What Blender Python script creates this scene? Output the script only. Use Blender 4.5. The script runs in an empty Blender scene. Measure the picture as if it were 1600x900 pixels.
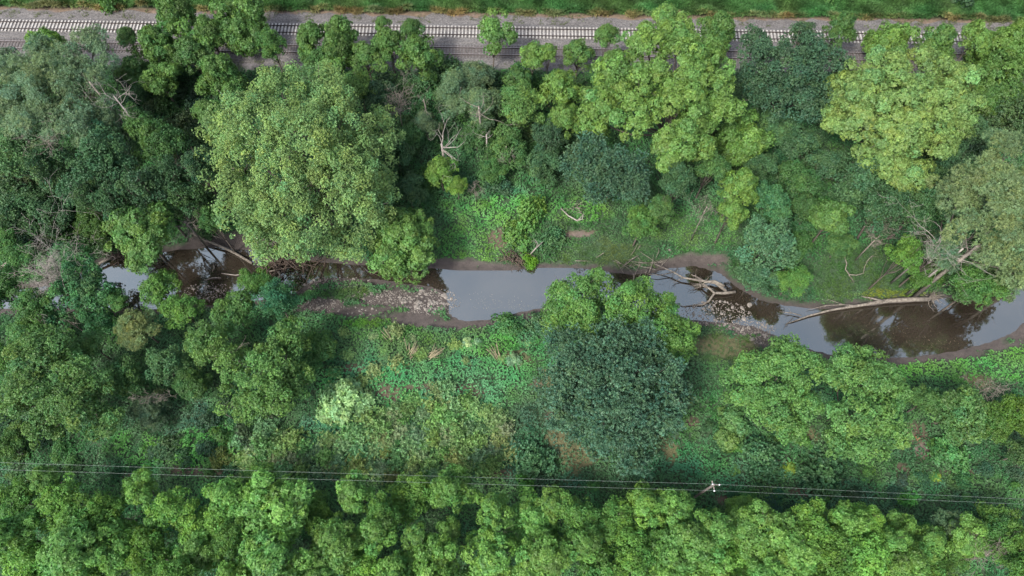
import bpy, math, random
import numpy as np
from mathutils import Vector

sc = bpy.context.scene
C = sc.collection
rad = math.radians

# ------------------------------------------------------------------ camera
IW, IH, F = 1600.0, 900.0, 1130.0
DEP, CAMZ = rad(65.7), 97.0
cam_d = bpy.data.cameras.new("camera")
cam = bpy.data.objects.new("camera", cam_d); C.objects.link(cam)
cam_d.sensor_width = 36.0
cam_d.lens = 36.0 * F / IW
cam_d.clip_end = 6000
cam.location = (0, 0, CAMZ)
cam.rotation_euler = (math.pi / 2 - DEP, 0, 0)
sc.camera = cam

# ------------------------------------------------------------------ light
SUN_EL, SUN_AZ = rad(52), rad(222)          # azimuth clockwise from +y (north): sun from the lower left
w = bpy.data.worlds.new("World"); sc.world = w; w.use_nodes = True
nt = w.node_tree
bg = nt.nodes["Background"]; bg.inputs[1].default_value = 0.115
sky = nt.nodes.new("ShaderNodeTexSky"); sky.sky_type = 'NISHITA'; sky.sun_disc = False
sky.sun_elevation = SUN_EL; sky.sun_rotation = SUN_AZ
sky.air_density = 1.0; sky.dust_density = 3.0; sky.ozone_density = 1.0
hs_ = nt.nodes.new('ShaderNodeHueSaturation'); hs_.inputs['Saturation'].default_value = .62   # thin overcast: a paler sky
nt.links.new(sky.outputs[0], hs_.inputs['Color']); nt.links.new(hs_.outputs[0], bg.inputs[0])
sl = bpy.data.lights.new("sun", 'SUN'); sl.energy = 1.5; sl.angle = rad(10); sl.color = (1.0, 0.96, 0.88)
so = bpy.data.objects.new("sun", sl); C.objects.link(so)
sdir = Vector((math.sin(SUN_AZ) * math.cos(SUN_EL), math.cos(SUN_AZ) * math.cos(SUN_EL), math.sin(SUN_EL)))
so.rotation_euler = (-sdir).to_track_quat('-Z', 'Y').to_euler()
so.location = (0, 0, 150)

vs = sc.view_settings
vs.view_transform = 'Standard'; vs.look = 'None'; vs.gamma = 1.0; vs.use_curve_mapping = False
vs.exposure = 2.0
sc.render.engine = 'CYCLES'
cy = sc.cycles
cy.max_bounces = 8; cy.diffuse_bounces = 5; cy.glossy_bounces = 3; cy.transmission_bounces = 5; cy.transparent_max_bounces = 4
cy.use_denoising = True
cy.sample_clamp_indirect = 4.0
cy.caustics_reflective = False; cy.caustics_refractive = False

# ------------------------------------------------------------------ projection
SD, CD = math.sin(DEP), math.cos(DEP)
def ray(px, py):
    u = (np.asarray(px, float) - IW / 2) / F
    v = (IH / 2 - np.asarray(py, float)) / F
    return u, CD + v * SD, -SD + v * CD
def on_z(px, py, z=0.0):
    dx, dy, dz = ray(px, py)
    t = (z - CAMZ) / dz
    return dx * t, dy * t, t                     # t = depth along the view axis
def fnorm(a, axis=-1):
    return a / np.maximum(np.linalg.norm(a, axis=axis, keepdims=True), 1e-9)

# ------------------------------------------------------------------ noise
class VNoise:
    def __init__(s, seed, n=256):
        s.g = np.random.default_rng(seed).random((n, n)); s.n = n
    def __call__(s, x, y, sc_=1.0):
        x = np.asarray(x, float) / sc_ + 1000.0; y = np.asarray(y, float) / sc_ + 1000.0
        xi = np.floor(x).astype(int); yi = np.floor(y).astype(int)
        fx = x - xi; fy = y - yi
        fx = fx * fx * (3 - 2 * fx); fy = fy * fy * (3 - 2 * fy)
        n = s.n; a = s.g[xi % n, yi % n]; b = s.g[(xi + 1) % n, yi % n]
        c = s.g[xi % n, (yi + 1) % n]; d = s.g[(xi + 1) % n, (yi + 1) % n]
        return (a * (1 - fx) + b * fx) * (1 - fy) + (c * (1 - fx) + d * fx) * fy
N1, N2, N3, N4 = VNoise(1), VNoise(2), VNoise(3), VNoise(4)
def sstep(a, b, x):
    t = np.clip((x - a) / (b - a), 0, 1); return t * t * (3 - 2 * t)

# ------------------------------------------------------------------ terrain functions
WZ = -2.3
UP = [(-260,440),(-100,452),(0,456),(60,450),(120,432),(150,414),(200,398),(262,393),(300,389),(345,387),(400,393),(440,403),(520,412),
      (600,416),(640,418),(690,421),(730,423),(790,423),(860,418),(920,421),(985,430),(1020,427),(1050,419),(1085,416),(1125,427),
      (1150,449),(1190,471),(1240,480),(1300,484),(1380,476),(1450,470),(1500,464),(1540,452),(1575,436),(1640,425),(1760,405),(1950,380)]
LO = [(1950,480),(1760,480),(1650,488),(1600,503),(1582,520),(1545,535),(1490,549),(1430,557),(1380,558),(1300,554),(1250,542),
      (1215,526),(1180,510),(1130,503),(1075,500),(1020,490),(960,470),(900,468),(850,480),(800,490),(760,500),(725,502),
      (703,492),(700,470),(694,455),(668,446),(640,444),(600,437),(520,433),(485,440),(466,455),(430,466),(385,470),(345,478),
      (300,474),(240,484),(150,482),(60,480),(0,482),(-100,480),(-260,472)]
poly = np.array([on_z(x, y, WZ)[:2] for x, y in UP + LO])
def sdf_poly(X, Y, P):
    d = np.full(X.shape, 1e9); ins = np.zeros(X.shape, bool)
    for i in range(len(P)):
        ax, ay = P[i]; bx, by = P[(i + 1) % len(P)]
        ex, ey = bx - ax, by - ay
        t = np.clip(((X - ax) * ex + (Y - ay) * ey) / (ex * ex + ey * ey), 0, 1)
        d = np.minimum(d, np.hypot(X - ax - t * ex, Y - ay - t * ey))
        c = ((ay > Y) != (by > Y)) & (X < (bx - ax) * (Y - ay) / (by - ay + 1e-12) + ax)
        ins ^= c
    return np.where(ins, -d, d)
GX0, GY0, GS = -170.0, -40.0, 0.75
gx = np.arange(GX0, 170, GS); gy = np.arange(GY0, 190, GS)
GXX, GYY = np.meshgrid(gx, gy, indexing='ij')
SDG = sdf_poly(GXX, GYY, poly)
def sd_at(x, y):
    x = np.asarray(x, float); y = np.asarray(y, float)
    u = np.clip((x - GX0) / GS, 0, len(gx) - 1.001); v = np.clip((y - GY0) / GS, 0, len(gy) - 1.001)
    i = u.astype(int); j = v.astype(int); fu = u - i; fv = v - j
    return (SDG[i, j] * (1 - fu) + SDG[i + 1, j] * fu) * (1 - fv) + (SDG[i, j + 1] * (1 - fu) + SDG[i + 1, j + 1] * fu) * fv
BEDZ = 1.5
def line_y(pA, pB, z):
    x0, y0, _ = on_z(*pA, z); x1, y1, _ = on_z(*pB, z)
    m = (y1 - y0) / (x1 - x0); return m, y0 - m * x0
T1 = line_y((0, 38.9), (1600, 61.0), BEDZ + .3)
T2 = line_y((0, 69.2), (1600, 91.0), BEDZ + .3)
BT = line_y((0, 17), (1600, 38), BEDZ)
BB = line_y((0, 97), (1600, 119), BEDZ)
SBOT = T2[1] - BB[1]; STOP = BT[1] - T2[1]
def srail(x, y):                                  # across-track distance from track 2, + = north
    m, c = T2
    return (y - (m * x + c)) / math.sqrt(1 + m * m)
def hz(x, y):
    x = np.asarray(x, float); y = np.asarray(y, float)
    sd = sd_at(x, y)
    n = (N1(x, y, 7.0) - .5) * .6 + (N2(x, y, 2.3) - .5) * .22
    north = srail(x, y) > -38
    rise = np.where(sd > 0, 2.3 * (0.25 * sstep(0, 4, sd) + .75 * sstep(1.2, 10, sd)), -0.8 * sstep(0, 3, -sd))
    z = WZ + rise + n * sstep(0.5, 6, sd)
    s = srail(x, y)
    k = sstep(-SBOT - 5, -SBOT, s)
    z = z * (1 - k) + BEDZ * k
    far = sstep(STOP, STOP + 3, s)
    z = z + far * (-.5) + sstep(STOP + 3, STOP + 12, s) * 1.6 + far * n * .6
    return z
def gp(px, py):
    z = 0.0
    for _ in range(12):
        x, y, t = on_z(px, py, z); z = .5 * z + .5 * float(hz(x, y))
    return float(x), float(y), z

# ------------------------------------------------------------------ mesh helpers
def add_attr_col(me, name, cols):
    a = me.color_attributes.new(name, 'FLOAT_COLOR', 'POINT')
    c = np.ones((len(cols), 4), np.float32); c[:, :3] = cols
    a.data.foreach_set('color', c.ravel())
def quad_mesh(name, V, col=None, mat=None):        # V (N,4,3)
    n = len(V); me = bpy.data.meshes.new(name)
    me.vertices.add(n * 4); me.vertices.foreach_set('co', V.reshape(-1).astype(np.float32))
    me.loops.add(n * 4); me.loops.foreach_set('vertex_index', np.arange(n * 4, dtype=np.int32))
    me.polygons.add(n); me.polygons.foreach_set('loop_start', np.arange(n, dtype=np.int32) * 4)
    if col is not None: add_attr_col(me, 'leafcol', np.repeat(col, 4, axis=0))
    me.update(calc_edges=True)
    if mat: me.materials.append(mat)
    return me
def tag(o, label=None, cat=None, group=None, kind=None):
    if label: o['label'] = label
    if cat: o['category'] = cat
    if group: o['group'] = group
    if kind: o['kind'] = kind
    return o
def mobj(name, me, parent=None, loc=(0, 0, 0)):
    o = bpy.data.objects.new(name, me); C.objects.link(o); o.location = loc
    if parent: o.parent = parent
    return o
def empty(name, loc):
    o = bpy.data.objects.new(name, None); C.objects.link(o); o.location = loc; o.empty_display_size = .5
    return o
class MB:
    def __init__(s): s.v = []; s.f = []; s.smooth = True
    def tube(s, pts, rads, n=6, cap=True):
        pts = [np.asarray(p, float) for p in pts]; b = len(s.v); prev = None
        for i, p in enumerate(pts):
            a = pts[max(i - 1, 0)]; c = pts[min(i + 1, len(pts) - 1)]
            t = fnorm(c - a)
            if prev is None:
                r = np.array([1, 0, 0.]) if abs(t[0]) < .8 else np.array([0, 1, 0.])
            else: r = prev
            u = fnorm(r - t * np.dot(r, t)); prev = u; q = np.cross(t, u)
            for k in range(n):
                an = 2 * math.pi * k / n
                s.v.append(p + (u * math.cos(an) + q * math.sin(an)) * rads[i])
        for i in range(len(pts) - 1):
            for k in range(n):
                s.f.append((b + i * n + k, b + i * n + (k + 1) % n, b + (i + 1) * n + (k + 1) % n, b + (i + 1) * n + k))
        if cap:
            s.f.append(tuple(b + k for k in reversed(range(n))))
            s.f.append(tuple(b + (len(pts) - 1) * n + k for k in range(n)))
    def box(s, c, hx, hy, hz_, ax=(1, 0)):
        b = len(s.v); a = np.array([ax[0], ax[1], 0.]); p = np.array([-ax[1], ax[0], 0.]); z = np.array([0, 0, 1.])
        c = np.asarray(c, float)
        for i in (-1, 1):
            for j in (-1, 1):
                for k in (-1, 1): s.v.append(c + a * hx * i + p * hy * j + z * hz_ * k)
        for f in ((0,1,3,2),(4,6,7,5),(0,4,5,1),(2,3,7,6),(0,2,6,4),(1,5,7,3)): s.f.append(tuple(b + q for q in f))
    def mesh(s, name, mat, smooth=True):
        me = bpy.data.meshes.new(name); me.from_pydata([tuple(v) for v in s.v], [], s.f)
        me.materials.append(mat)
        if smooth: me.polygons.foreach_set('use_smooth', [True] * len(me.polygons))
        me.update(); return me

# ------------------------------------------------------------------ materials
def newmat(name):
    m = bpy.data.materials.new(name); m.use_nodes = True
    nt = m.node_tree; return m, nt, nt.nodes, nt.links, nt.nodes['Principled BSDF']
def leafmat(name, trans=.36, rough=.5, spec=.35):
    m, nt, nd, lk, pb = newmat(name)
    at = nd.new('ShaderNodeAttribute'); at.attribute_name = 'leafcol'
    oi = nd.new('ShaderNodeObjectInfo')
    mx = nd.new('ShaderNodeMix'); mx.data_type = 'RGBA'; mx.blend_type = 'MULTIPLY'; mx.inputs[0].default_value = 1
    lk.new(at.outputs['Color'], mx.inputs[6]); lk.new(oi.outputs['Color'], mx.inputs[7])
    lk.new(mx.outputs[2], pb.inputs['Base Color'])
    pb.inputs['Roughness'].default_value = rough
    pb.inputs['Specular IOR Level'].default_value = spec
    tr = nd.new('ShaderNodeBsdfTranslucent')
    m2 = nd.new('ShaderNodeMix'); m2.data_type = 'RGBA'; m2.blend_type = 'MULTIPLY'; m2.inputs[0].default_value = 1
    m2.inputs[7].default_value = (1.15, 1.2, .7, 1)
    lk.new(mx.outputs[2], m2.inputs[6]); lk.new(m2.outputs[2], tr.inputs[0])
    ms = nd.new('ShaderNodeMixShader'); ms.inputs[0].default_value = trans
    lk.new(pb.outputs[0], ms.inputs[1]); lk.new(tr.outputs[0], ms.inputs[2])
    lk.new(ms.outputs[0], nd['Material Output'].inputs[0])
    return m
M_leaf = leafmat('leaf')
M_gloss = leafmat('glossy_leaf', .22, .55, .35)
M_grass = leafmat('grass_blade', .3, .6, .2)
def barkmat(name, c1, c2, sc_=3.0, rough=.9):
    m, nt, nd, lk, pb = newmat(name)
    tc = nd.new('ShaderNodeTexCoord'); n = nd.new('ShaderNodeTexNoise'); n.inputs['Scale'].default_value = sc_; n.inputs['Detail'].default_value = 6
    cr = nd.new('ShaderNodeValToRGB'); cr.color_ramp.elements[0].position = .3; cr.color_ramp.elements[1].position = .7
    cr.color_ramp.elements[0].color = (*c1, 1); cr.color_ramp.elements[1].color = (*c2, 1)
    lk.new(tc.outputs['Object'], n.inputs['Vector']); lk.new(n.outputs[0], cr.inputs[0]); lk.new(cr.outputs[0], pb.inputs['Base Color'])
    pb.inputs['Roughness'].default_value = rough
    b = nd.new('ShaderNodeBump'); b.inputs['Strength'].default_value = .5; b.inputs['Distance'].default_value = .03
    lk.new(n.outputs[0], b.inputs['Height']); lk.new(b.outputs[0], pb.inputs['Normal'])
    return m
M_bark = barkmat('bark', (.045, .036, .028), (.10, .082, .066))
M_pale = barkmat('pale_deadwood', (.065, .053, .042), (.20, .175, .145))
M_white = barkmat('bleached_wood', (.12, .105, .09), (.26, .235, .21))
M_brown = barkmat('brown_driftwood', (.035, .024, .018), (.085, .06, .045))
M_rock = barkmat('limestone', (.06, .052, .045), (.24, .215, .19), 2.0)
M_steel = barkmat('rusty_steel', (.022, .016, .015), (.04, .03, .027), 4.0, .5)
M_steel_top = barkmat('worn_rail_steel', (.16, .14, .14), (.26, .24, .24), 4.0, .35)
M_conc = barkmat('concrete_sleeper', (.17, .155, .14), (.31, .295, .275), 2.0)
M_wood = barkmat('timber_sleeper', (.04, .032, .03), (.085, .07, .066), 2.0)
M_pole = barkmat('weathered_pole', (.055, .045, .04), (.11, .095, .085), 3.0)
M_wire = barkmat('wire', (.14, .17, .15), (.20, .23, .21), 3.0, .4)
M_porc = barkmat('porcelain', (.4, .42, .42), (.5, .52, .52), 3.0, .3)
M_stalk = barkmat('dry_stalk', (.14, .125, .07), (.23, .20, .125), 3.0)
M_orange = barkmat('orange_plastic', (.22, .12, .06), (.27, .15, .08), 3.0, .6)

# ground: colours per vertex set below from what grows / lies there
def groundmat():
    m, nt, nd, lk, pb = newmat('ground_soil')
    at = nd.new('ShaderNodeAttribute'); at.attribute_name = 'groundcol'
    tc = nd.new('ShaderNodeTexCoord')
    n = nd.new('ShaderNodeTexNoise'); n.inputs['Scale'].default_value = 1.3; n.inputs['Detail'].default_value = 10; n.inputs['Roughness'].default_value = .7
    n2 = nd.new('ShaderNodeTexNoise'); n2.inputs['Scale'].default_value = 6; n2.inputs['Detail'].default_value = 6
    mr = nd.new('ShaderNodeMapRange'); mr.inputs[1].default_value = .3; mr.inputs[2].default_value = .7; mr.inputs[3].default_value = .6; mr.inputs[4].default_value = 1.4
    mx = nd.new('ShaderNodeMix'); mx.data_type = 'RGBA'; mx.blend_type = 'MULTIPLY'; mx.inputs[0].default_value = 1
    lk.new(tc.outputs['Object'], n.inputs['Vector']); lk.new(tc.outputs['Object'], n2.inputs['Vector'])
    lk.new(n.outputs[0], mr.inputs[0]); lk.new(at.outputs['Color'], mx.inputs[6]); lk.new(mr.outputs[0], mx.inputs[7])
    lk.new(mx.outputs[2], pb.inputs['Base Color']); pb.inputs['Roughness'].default_value = .95
    b = nd.new('ShaderNodeBump'); b.inputs['Strength'].default_value = .6; b.inputs['Distance'].default_value = .12
    lk.new(n2.outputs[0], b.inputs['Height']); lk.new(b.outputs[0], pb.inputs['Normal'])
    return m
M_ground = groundmat()
def ballastmat():
    m, nt, nd, lk, pb = newmat('crushed_stone')
    tc = nd.new('ShaderNodeTexCoord')
    v = nd.new('ShaderNodeTexVoronoi'); v.inputs['Scale'].default_value = 7.0
    n = nd.new('ShaderNodeTexNoise'); n.inputs['Scale'].default_value = .5; n.inputs['Detail'].default_value = 8; n.inputs['Roughness'].default_value = .75
    mp = nd.new('ShaderNodeMapping'); mp.inputs['Scale'].default_value = (.35, 1, 1)
    lk.new(tc.outputs['Object'], v.inputs['Vector']); lk.new(tc.outputs['Object'], mp.inputs[0]); lk.new(mp.outputs[0], n.inputs['Vector'])
    cr = nd.new('ShaderNodeValToRGB'); e = cr.color_ramp.elements
    e[0].position = .3; e[0].color = (.062, .056, .053, 1); e[1].position = .72; e[1].color = (.112, .104, .100, 1)
    lk.new(n.outputs[0], cr.inputs[0])
    sp = nd.new('ShaderNodeSeparateColor'); lk.new(v.outputs['Color'], sp.inputs[0])
    mr = nd.new('ShaderNodeMapRange'); mr.inputs[3].default_value = .55; mr.inputs[4].default_value = 1.4
    lk.new(sp.outputs[0], mr.inputs[0])
    mx = nd.new('ShaderNodeMix'); mx.data_type = 'RGBA'; mx.blend_type = 'MULTIPLY'; mx.inputs[0].default_value = 1
    lk.new(cr.outputs[0], mx.inputs[6]); lk.new(mr.outputs[0], mx.inputs[7]); lk.new(mx.outputs[2], pb.inputs['Base Color'])
    pb.inputs['Roughness'].default_value = .9
    b = nd.new('ShaderNodeBump'); b.inputs['Strength'].default_value = 1; b.inputs['Distance'].default_value = .06
    lk.new(v.outputs['Distance'], b.inputs['Height']); lk.new(b.outputs[0], pb.inputs['Normal'])
    return m
M_ballast = ballastmat()
def watermat():
    m, nt, nd, lk, pb = newmat('muddy_water')
    tc = nd.new('ShaderNodeTexCoord')
    n0 = nd.new('ShaderNodeTexNoise'); n0.inputs['Scale'].default_value = .15; n0.inputs['Detail'].default_value = 4
    cr = nd.new('ShaderNodeValToRGB'); e = cr.color_ramp.elements
    e[0].position = .35; e[0].color = (.016, .012, .009, 1); e[1].position = .65; e[1].color = (.030, .024, .018, 1)
    lk.new(tc.outputs['Object'], n0.inputs['Vector']); lk.new(n0.outputs[0], cr.inputs[0])
    lk.new(cr.outputs[0], pb.inputs['Base Color'])
    pb.inputs['Roughness'].default_value = .5; pb.inputs['Specular IOR Level'].default_value = 0
    g = nd.new('ShaderNodeBsdfGlossy'); g.inputs['Roughness'].default_value = .03; g.inputs['Color'].default_value = (.92, 1.0, .95, 1)
    fr = nd.new('ShaderNodeFresnel'); fr.inputs['IOR'].default_value = 1.33
    ma = nd.new('ShaderNodeMath'); ma.operation = 'MULTIPLY_ADD'; ma.inputs[1].default_value = 2.0; ma.inputs[2].default_value = WREF
    lk.new(fr.outputs[0], ma.inputs[0])
    ms = nd.new('ShaderNodeMixShader'); lk.new(ma.outputs[0], ms.inputs[0]); lk.new(pb.outputs[0], ms.inputs[1]); lk.new(g.outputs[0], ms.inputs[2])
    n = nd.new('ShaderNodeTexNoise'); n.inputs['Scale'].default_value = 1.6; n.inputs['Detail'].default_value = 5
    b = nd.new('ShaderNodeBump'); b.inputs['Strength'].default_value = .16; b.inputs['Distance'].default_value = .02
    lk.new(tc.outputs['Object'], n.inputs['Vector']); lk.new(n.outputs[0], b.inputs['Height'])
    lk.new(b.outputs[0], g.inputs['Normal'])
    lk.new(ms.outputs[0], nd['Material Output'].inputs[0])
    return m
WREF = .21
M_water = watermat()

# ------------------------------------------------------------------ ground colour zones (photo regions -> world ellipses)
MUD, SOIL, DRY, BARE = (.052, .042, .038), (.064, .049, .032), (.075, .072, .032), (.085, .066, .056)
GREEN = (.022, .046, .018)
zones = []                                            # (x, y, rx, ry, colour, cover) cover = how much leaf cover is taken away
def zone(px, py, rx, ry, col, cut=1.0):
    x, y, z = gp(px, py); t = on_z(px, py, z)[2]
    k = math.sin(math.atan2(CAMZ, y))
    zones.append((x, y, rx * t / F, ry * t / F / k, col, cut))
for a in [(655,470,60,20),(600,470,40,14),(645,497,62,13),(560,487,60,11),(500,478,40,12),(620,468,60,14),(700,508,45,8),(740,506,45,6),(345,465,50,18),(310,455,40,16),
          (385,380,60,12),(330,380,45,13),(720,412,45,7),(690,415,40,8),(770,415,30,6),(1090,408,45,10),(1060,412,40,8),(1120,495,70,18),(1180,515,40,14),
          (1540,540,60,9),(1470,556,70,8),(1590,520,30,12),(1390,565,60,7),(20,470,40,30),(850,498,40,6),(480,420,60,8),(560,420,60,8),(1190,535,24,12)]:
    zone(*a, MUD, 1.0)
for a in [(600,612,26,10),(690,606,60,7),(612,622,18,8),(745,614,14,5),(840,600,14,8),(1085,660,12,7),(1210,725,26,5),
          (1430,678,20,18),(1455,708,28,11),(1500,737,40,5),(1410,738,10,12),(290,735,22,6),(335,742,30,5),(770,740,26,5),(1160,785,16,8),(1250,770,26,6),
          (1520,590,14,6),(905,365,30,5),(780,372,20,12),(550,575,20,6),(700,720,50,6),(640,715,50,6),(860,650,16,8),(200,742,14,4),(1130,780,16,7)]:
    zone(*a, SOIL, .62)
for a in [(900,712,30,24),(1045,700,14,22),(870,680,20,14),(1130,540,60,20),(810,560,24,16),(1255,680,20,14),(1530,600,22,12),(870,590,30,20)]:
    zone(*a, DRY, .7)
zone(905, 368, 22, 5, BARE, 1); zone(1450, 702, 20, 9, BARE, .7)
def ground_layers(x, y):
    col = np.zeros(x.shape + (3,)) + np.array(GREEN)
    cut = np.zeros(x.shape)
    nn = N3(x, y, 1.6) * .6 + N2(x, y, .6) * .4
    for zx, zy, rx, ry, c, cu in zones:
        d = np.hypot((x - zx) / rx, (y - zy) / ry)
        k = sstep(1.25, .75, d + (nn - .5) * .9)
        col = col * (1 - k[..., None]) + np.array(c) * k[..., None]
        cut = np.maximum(cut, k * cu)
    sd = sd_at(x, y)
    k = sstep(1.5, .4, sd + (nn - .5) * 1.4)
    col = col * (1 - k[..., None]) + np.array(MUD) * .8 * k[..., None]
    cut = np.maximum(cut, k)
    s = srail(x, y)
    k = sstep(-SBOT - .8, -SBOT + .2, s + (nn - .5) * 2.5) * sstep(STOP + .9, STOP - .2, s + (nn - .5) * 2.0)
    col = col * (1 - k[..., None]) + np.array((.09, .082, .085)) * k[..., None]
    cut = np.maximum(cut, k)
    k = sstep(STOP - .8, STOP + .1, s + (nn - .5) * 2.4) * sstep(STOP + 2.0, STOP + .8, s) * .9
    col = col * (1 - k[..., None]) + np.array((.11, .075, .05)) * k[..., None]
    return col, cut

# ------------------------------------------------------------------ terrain sheet
def spread(a, b, step, far):
    core = np.arange(a, b, step); out = []; v = step; p = a
    lo = []
    while p > far[0]: v *= 1.35; p -= v; lo.append(p)
    p = core[-1]; v = step; hi = []
    while p < far[1]: v *= 1.35; p += v; hi.append(p)
    return np.array(lo[::-1] + list(core) + hi)
tx = spread(-112, 112, .45, (-2500, 2500)); ty = spread(-4, 112, .45, (-2500, 2500))
TX, TY = np.meshgrid(tx, ty, indexing='ij')
TZ = hz(TX, TY)
nx, ny = TX.shape
idx = np.arange(nx * ny).reshape(nx, ny)
faces = np.stack([idx[:-1, :-1], idx[1:, :-1], idx[1:, 1:], idx[:-1, 1:]], -1).reshape(-1, 4)
me = bpy.data.meshes.new('ground')
me.vertices.add(nx * ny); me.vertices.foreach_set('co', np.stack([TX, TY, TZ], -1).reshape(-1).astype(np.float32))
me.loops.add(len(faces) * 4); me.loops.foreach_set('vertex_index', faces.reshape(-1).astype(np.int32))
me.polygons.add(len(faces)); me.polygons.foreach_set('loop_start', np.arange(len(faces), dtype=np.int32) * 4)
gcol, _ = ground_layers(TX, TY)
add_attr_col(me, 'groundcol', gcol.reshape(-1, 3))
me.update(calc_edges=True); me.materials.append(M_ground)
me.polygons.foreach_set('use_smooth', [True] * len(me.polygons))
tag(mobj('ground', me), kind='structure')
# water surface
ys = poly[:, 1]; b = MB()
X0, X1, Y0, Y1 = poly[:, 0].min() - 1, poly[:, 0].max() + 1, ys.min() - 1, ys.max() + 1
b.v = [np.array(p) for p in ((X0, Y0, WZ), (X1, Y0, WZ), (X1, Y1, WZ), (X0, Y1, WZ))]; b.f = [(0, 1, 2, 3)]
tag(mobj('creek_water', b.mesh('creek_water', M_water, False)), kind='structure')

# ------------------------------------------------------------------ railway
def rp(tr, x, off=0.0, z=0.0):
    m, c = tr; k = math.sqrt(1 + m * m)
    return np.array([x - off * m / k, m * x + c + off / k, z])
def strip(name, tr, o0, o1, z0, zm, mat, kind):       # raised ballast bed, crowned profile
    prof = [(o0, z0), (o0 + 1.1, zm), (o1 - 1.1, zm), (o1, z0)]
    V = []; Fc = []; xs = np.arange(-140, 141, 2.0)
    rr = random.Random(3)
    for x in xs:
        for o, z in prof: V.append(rp(tr, x, o + rr.uniform(-.12, .12), z + (0 if z == zm else -.05)))
    for i in range(len(xs) - 1):
        for j in range(3):
            a = i * 4 + j; Fc.append((a, a + 4, a + 5, a + 1))
    b = MB(); b.v = V; b.f = Fc
    return tag(mobj(name, b.mesh(name, mat, False)), kind=kind)
strip('railway_ballast', T1, -3.2, 2.6, BEDZ - .15, BEDZ + .16, M_ballast, 'structure')
strip('railway_ballast', T2, -2.7, 2.4, BEDZ - .15, BEDZ + .12, M_ballast, 'structure')
# wide stone shoulder around both beds
b = MB(); xs = np.arange(-140, 141, 1.5); offs = np.linspace(-SBOT - 2.0, STOP + .2, 22)
for x in xs:
    for o in offs:
        p = rp(T2, x, o); wob = (N1(x, o, 2.0) - .5)
        edge = max(0, 1 - (o + SBOT + 2.0) / 2.6) 
        b.v.append(np.array([p[0], p[1] + (wob * 1.4 if o in (offs[0], offs[-1]) else 0), BEDZ + .03 + .06 * (N2(x, o, 1.1) - .5) - edge * .9]))
no = len(offs)
for i in range(len(xs) - 1):
    for j in range(no - 1):
        a = i * no + j; b.f.append((a, a + no, a + no + 1, a + 1))
tag(mobj('ballast_shoulder', b.mesh('ballast_shoulder', M_ballast)), kind='structure')

def track(label, tr, zb, conc, sp, seed):
    rr = random.Random(seed)
    r = tag(empty('railway_track', tuple(rp(tr, 0, 0, zb))), label, 'railway track')
    o0 = rp(tr, 0, 0, zb)
    m = tr[0]; k = math.sqrt(1 + m * m); ax = (1 / k, m / k)
    for s in (-1, 1):
        b = MB()
        b.box(rp(tr, 0, s * .753, zb + .17) - o0, 140, .045, .055, ax)
        b.box(rp(tr, 0, s * .753, zb + .125) - o0, 140, .09, .012, ax)  # web and foot widened and kept dark to take in the rail's shadow
        ro = mobj('rail', b.mesh('rail', M_steel, False), r)
        b = MB(); b.box(rp(tr, 0, s * .753, zb + .232) - o0, 140, .034, .006, ax)
        mobj('rail_head', b.mesh('rail_head', M_steel_top if not conc else M_steel, False), ro)
    b = MB()
    if conc:
        for (h0, h1, hh) in ((-1.3, -.55, .1), (-.55, .55, .075), (.55, 1.3, .1)):
            b.box(np.array([0, (h0 + h1) / 2, hh - .1]), .13 if hh == .1 else .115, (h1 - h0) / 2 - .001, hh)
    else: b.box(np.array([0, 0, 0.]), .115, 1.3, .09)
    me = b.mesh('sleeper', M_conc if conc else M_wood, False)
    n = int(95 / sp); ids = list(range(-n, n + 1))
    # which sleepers show in the frame, nearest first
    def show(i):
        p = rp(tr, i * sp, 0, zb); return abs(p[0])
    ids.sort(key=show)
    vis = [i for i in ids]
    for i in vis[:100]:
        p = rp(tr, i * sp + rr.uniform(-.03, .03), rr.uniform(-.04, .04), zb + .02 + (0 if conc else rr.uniform(-.05, .0))) - o0
        s = mobj('sleeper', me, r, tuple(p)); s.rotation_euler = (0, 0, math.atan(m) + rr.uniform(-.012, .012))
    mm = MB()
    for i in vis[100:]:
        p = rp(tr, i * sp + rr.uniform(-.03, .03), rr.uniform(-.04, .04), zb + .02 + (0 if conc else rr.uniform(-.05, .0))) - o0
        mm.box(p, .13 if conc else .115, 1.3, .1 if conc else .09, ax)
    tag(mobj('sleepers', mm.mesh('sleepers', M_conc if conc else M_wood, False), r), kind='stuff')
track('railway track on pale concrete sleepers, farther from the creek', T1, BEDZ + .16, True, .61, 5)
track('older rusty railway track on dark timber sleepers, nearer the creek', T2, BEDZ + .10, False, .53, 6)

# ------------------------------------------------------------------ foliage
def leaves(rng, P, D, nl, L, W, spr, droop, lvar=.25):
    n = len(P); i = np.repeat(np.arange(n), nl); d = D[i]; N = len(i)
    r = rng.normal(size=(N, 3)); p = fnorm(r - d * np.sum(r * d, 1, keepdims=True))
    a = rng.uniform(spr[0], spr[1], (N, 1))
    di = d * np.cos(a) + p * np.sin(a); di[:, 2] -= droop * rng.uniform(.3, 1.2, N); di = fnorm(di)
    nr = d + rng.normal(size=(N, 3)) * .22; nr[:, 2] += .3
    wv = fnorm(np.cross(di, nr))
    l = L * (1 + rng.uniform(-lvar, lvar, (N, 1))); ww = W * .5 * (1 + rng.uniform(-lvar, lvar, (N, 1)))
    base = P[i] + p * (.04 * L)
    mid = base + di * l * .5 + d * (l * .06)
    tip = base + di * l; tip[:, 2] -= (l[:, 0] * .12)
    V = np.stack([base, mid + wv * ww, tip, mid - wv * ww], 1)
    return V, i
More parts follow.
